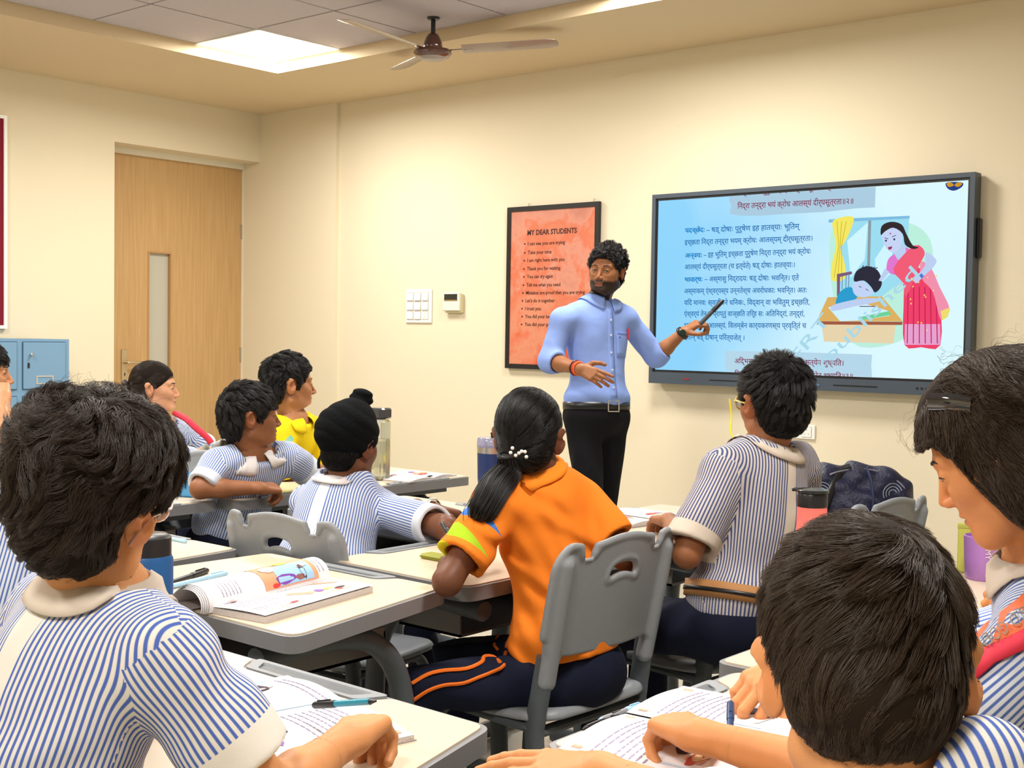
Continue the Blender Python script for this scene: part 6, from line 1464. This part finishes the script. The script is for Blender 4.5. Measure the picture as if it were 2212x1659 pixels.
# ---- student hidden behind the curly head
bY = 12; nk = W(70, 1085, 2.48); pel = seat(nk, bY, .14); l = lat_(bY)
C_ = person('student in a striped shirt almost hidden left of the curly head', SK_F, .88, W(190, 1010, 2.60), (12, 8, 0), nk, bY, (nk+l*.135-[0, 0, .045], nk-l*.135-[0, 0, .045]),
    [(nk+l*.12+fwd_(bY)*.12-[0, 0, .24], nk-l*.10+fwd_(bY)*.26-[0, 0, .22], -l+fwd_(bY)*.3, up_(), 'rest'), (nk-l*.22+fwd_(bY)*.10-[0, 0, .24], nk-l*.24+fwd_(bY)*.32-[0, 0, .22], fwd_(bY), up_(), 'rest')], pel, legs=slegs(pel, bY), hs=.92, hh=.005, face=False,
    shirt=SHIRT, collar=dict(m=C_WHITE), trousers=C_NAVY, sleeve=.8, sleeve_r=.068, hair=dict(cap=('short', .008, .010, .010), m=BLK, res=.004, strands=[dict(n=1500, L=.03, lift=.006, rad=.001, flow=flow_whorl(WH, .4), seed=22)]))

# ---- curly haired boy in the left foreground
bY = -6; nk = W(226, 1302, 1.52); l = lat_(bY); f_ = fwd_(bY); pel = seat(nk, bY, .16); R_ = nk+l*.148-[0, 0, .040]; eR = atz(585, 1728, .745); wR = atz(742, 1602, .762)
A_ = person('boy with thick curly black hair in the left foreground', SK_A, .90, W(196, 1098, 1.50), (28, 2, 9), nk, bY, (R_, nk-l*.145-[0, 0, .040]),
    [(eR, wR, atz(850, 1508, .765)-wR, up_()-lat_(0)*.2, 'curl'), (nk+np.array([-.30, -.03, -.22]), nk+np.array([-.40, .12, -.20]), f_, up_(), 'rest')], pel, legs=slegs(pel, bY), hs=.93, hh=.0028, handh=.0019, handk=1.12,
    shirt=SHIRT_A, collar=dict(m=C_BEIGE, h=.030, len=.040), trousers=C_NAVY, sleeve=.74, sleeve_r=.062, cloth_fold=.0045, hc_=.0045, girth=1.08,
    hair=dict(cap=('short', .007, .012, .012), m=BRN, rough=.0035, res=.003, extra=[(ell((0, -.015, .072), (.098, .112, .080)), .025)], strands=[dict(n=44000, L=.062, lift=.017, liftz=(-.03, .07), rad=.00036, flow=flow_whorl((.02, -.045, .12), .25, .5), seed=31, curl=.0020, wild=.55, clumps=480, clump=.66, steps=9),
        dict(n=500, L=.045, lift=.026, liftz=(.02, .06), rad=.00022, flow=flow_whorl((.02, -.045, .12), -.1, .6), seed=33, curl=.003, wild=1.1, clumps=0, steps=10)]))
rt = A_['root']; GP = mat('clear_pink_frame', (.62, .42, .36), .12, trans=.4)
for s_ in (-1, 1):
    pts = [hp(A_, s_*(.035+.027*math.cos(a)), .106-.014*abs(math.cos(a)), .002+.022*math.sin(a)) for a in np.linspace(0, 2*math.pi, 25)]
    g_ = MB().tube(pts, .0022, 8).build('glasses_rim', GP, rt, True); MB().add(pts[:-1], [tuple(range(24))]).build('lens', mat('lens_glass'), g_)
    MB().tube([hp(A_, s_*.062, .098, .010), hp(A_, s_*.080, .060, .010), hp(A_, s_*.0835, .005, .006), hp(A_, s_*.082, -.022, -.012), hp(A_, s_*.078, -.032, -.028)], .0024, 8, rx=.0014).build('glasses_temple', GP, rt, True)
a_, b_ = W(672, 1524, 1.80), W(760, 1518, 1.74); pen((a_+b_)/2+(b_-a_)*.25, a_-b_, .125, M_TEAL, M_BLACK, 'teal pen with a black end in the hand of the curly haired boy', up=float((a_-b_)[2]), r=.0048)

# ---- girl in profile at the right edge
bY = 96; nk = W(2262, 1235, 1.66); l = lat_(bY); f_ = fwd_(bY); pel = seat(nk, bY, .14); Ls_ = W(2225, 1430, 1.50); Rs_ = Ls_+l*.30; eL = atz(1905, 1705, .745); wL = atz(1512, 1588, .762)
K_ = person('girl in profile with wavy dark hair and a black hair clip looking down', SK_K, .92, W(2172, 972, 1.62), (101, 30, -3), nk, bY, (Rs_, Ls_),
    [(Rs_+f_*.26-[0, 0, .14], atz(1712, 1440, .775), W(1600, 1470, 1.86)-atz(1712, 1440, .775)-[0, 0, .02], up_()+unit(EYE-nk)*.5, 'tripod', (.75, .55, -.55)), (eL, wL, atz(1372, 1520, .752)-wL, up_(), 'curl')], pel, legs=slegs(pel, bY), hs=.95, hh=.0021, handh=.0019, handk=1.08, gaze=(0, 1, -.5), nose=1.0,
    shirt=SHIRT, collar=dict(m=C_BEIGE, h=.030, len=.045), trousers=C_NAVY, sleeve=.80, sleeve_r=.064, cloth_fold=.004, hc_=.0045,
    hair=dict(cap=('long', .016, .018, .014), m=BRN2, rough=.002, zmin=-.17, res=.003, extra=[(ell((0, -.028, -.045), (.102, .070, .085)), .03)],
        strands=[dict(n=24000, L=.15, lift=.014, rad=.00032, flow=flow_whorl((0, .05, .14), 1.1, .0), seed=41, curl=.006, wild=.45, clumps=200, clump=.7, steps=14),
                 dict(n=350, L=.09, lift=.030, rad=.0002, flow=flow_whorl((0, .05, .14), .2, .3), seed=43, curl=.006, wild=1., clumps=0, steps=12)]))
rt = K_['root']; q = [hp(K_, -.062, .045, .105), hp(K_, -.078, .020, .092), hp(K_, -.088, -.005, .075)]
MB().tube(arc([np.array(a) for a in q], 5), .004, 8, rx=.011).build('hair_clip', mat('black_gloss_clip', (.01, .01, .011), .08, spec=.8, coat=1.), rt, True)
# red vest band and printed lanyard lying along the collar
def on_fs(info, px, py, d, off=.003, back=.3):
    o_ = W(px, py, d); r_ = unit(o_-EYE); return cast(info['fs'], o_-r_*back, r_, 60)-r_*off
ls = [((2232, 1262), (2262, 1330)), ((2200, 1295), (2228, 1352)), ((2165, 1322), (2190, 1372)), ((2128, 1350), (2146, 1392)), ((2100, 1380), (2112, 1410))]
V = []; 
for a_, b_ in ls: V += [on_fs(K_, *a_, 1.6, .006), on_fs(K_, *b_, 1.6, .006)]
ly = meshobj('lanyard', V, [(2*i, 2*i+1, 2*i+3, 2*i+2) for i in range(4)], mat('orange_lanyard', (.80, .16, .05), .6), rt, True); md = ly.modifiers.new('s', 'SOLIDIFY'); md.thickness = .002
rb = [((2262, 1330), (2300, 1400)), ((2228, 1352), (2240, 1392)), ((2190, 1372), (2200, 1410)), ((2146, 1392), (2150, 1432)), ((2112, 1410), (2108, 1470))]
V = []
for a_, b_ in rb: V += [on_fs(K_, *a_, 1.6, .004), on_fs(K_, *b_, 1.6, .004)]
rv = meshobj('red_vest_edge', V, [(2*i, 2*i+1, 2*i+3, 2*i+2) for i in range(4)], mat('red_cloth'), rt, True); md = rv.modifiers.new('s', 'SOLIDIFY'); md.thickness = .003
tv, tf = text_mesh('G.D GOENKA', .03, width=1.)
if len(tv):
    P0, P1 = [np.array(W(*a_, 1.5)) for a_ in ((2228, 1300), (2125, 1380))]
    V = []
    A0 = np.array([2222, 1318.]); A1 = np.array([2108, 1398.]); un = (A1-A0); nn = np.array([un[1], -un[0]])/np.linalg.norm(un)
    for x in tv:
        q = A0+un*x[0]*1.25+nn*(x[1]/.022*30-15); V.append(on_fs(K_, q[0], q[1], 1.6, .0115))
    meshobj('lettering', V, tf, mat('lanyard_ink', (.22, .17, .14), .6), ly)
a_, b_ = W(1578, 1530, 1.80), atz(1577, 1604, .722); pen((a_+b_)/2, a_-b_, .11, mat('navy_pen', (.02, .05, .14), .3), mat('navy_pen'), 'dark blue pen pressed on the page of the right hand textbook', up=float((a_-b_)[2]), tip=mat('red_clip'), r=.005)

# ---- boy in the right foreground, seen from behind
bY = 50; hd = W(1872, 1468, 1.02); l = lat_(bY); f_ = fwd_(bY); nk = hd+np.array([.028, -.048, -.128]); pel = seat(nk, bY, .14); wL = atz(1300, 1664, .752); eL = atz(1590, 1790, .75)
J_ = person('boy with short dark hair bending over his desk in the right foreground', SK_A, .90, hd, (26, 30, -5), nk, bY, (W(2110, 1725, .96), nk-lat_(20)*.145-[0, 0, .035]),
    [(nk+l*.16+f_*.18-[0, 0, .15], nk+l*.08+f_*.36-[0, 0, .13], f_-l*.3, up_(), 'rest'), (eL, wL, atz(1075, 1652, .742)-wL, up_()+unit(EYE-wL)*.3, 'flat')], pel, legs=slegs(pel, bY), hs=.98, hh=.0024, handh=.0019,
    shirt=SHIRT_A, collar=dict(m=C_WHITE, h=.026, len=.036), trousers=C_NAVY, sleeve=.72, sleeve_r=.068, cloth_fold=.004, hc_=.0045,
    hair=dict(cap=('short', .006, .009, .010), m=BRN2, res=.0028, strands=[dict(n=38000, L=.052, lift=.010, liftz=(-.03, .08), rad=.00026, flow=flow_whorl((.012, -.070, .090), .12, .55), seed=51, wild=.16, clumps=420, clump=.62, steps=9)]))

# ---- student just outside the right edge, hands on the desk
bY = 92; nk = np.array([-.42, 2.86, .98]); pel = seat(nk, bY, .10); l = lat_(bY); wL = atz(2208, 1300, .752)
N_ = person('student at the right edge with clasped hands beyond the purple cup', SK_K, .88, nk+np.array([-.04, 0, .15]), (85, 12, 0), nk, bY, (nk+l*.135-[0, 0, .045], nk-l*.135-[0, 0, .045]),
    [(nk+l*.12+fwd_(bY)*.22-[0, 0, .20], atz(2230, 1262, .76), atz(2165, 1258, .75)-atz(2230, 1262, .76), up_(), 'curl'), (nk-l*.10+fwd_(bY)*.25-[0, 0, .21], wL, atz(2130, 1278, .745)-wL, up_()+unit(EYE-wL)*.4, 'curl')], pel, legs=slegs(pel, bY), hs=.93, hh=.005, face=False,
    shirt=SHIRT, collar=dict(m=C_WHITE), trousers=C_NAVY, sleeve=.7, sleeve_r=.066, hair=dict(cap=('short', .008, .010, .010), m=BLK, res=.004, strands=[dict(n=1500, L=.03, lift=.006, rad=.001, flow=flow_whorl(WH, .4), seed=23)]))

# bring the chairs whose place the photograph hides under the people who sit on them
for key, info, yaw in (('under the curly haired boy', A_, -6), ('under a hidden student', C_, 12), ('right foreground', J_, 50), ('black hair clip', K_, 96), ('behind the purple cup', N_, 92),
                       ('beside the black bottle', E_, -96), ('boy at the left edge', B_, -85), ('yellow shirt', Fb, -72), ('beside the door', D_, -80)):
    for o in COL.objects:
        if o.name.startswith('school_chair') and key in o.get('label', ''):
            q = info['pelvis']+fwd_(yaw)*.07; o.location = (float(q[0]), float(q[1]), 0); o.rotation_euler = (0, 0, math.radians(yaw))
            o['label'] = o['label'].replace('boy at the left edge', 'student at the left edge')
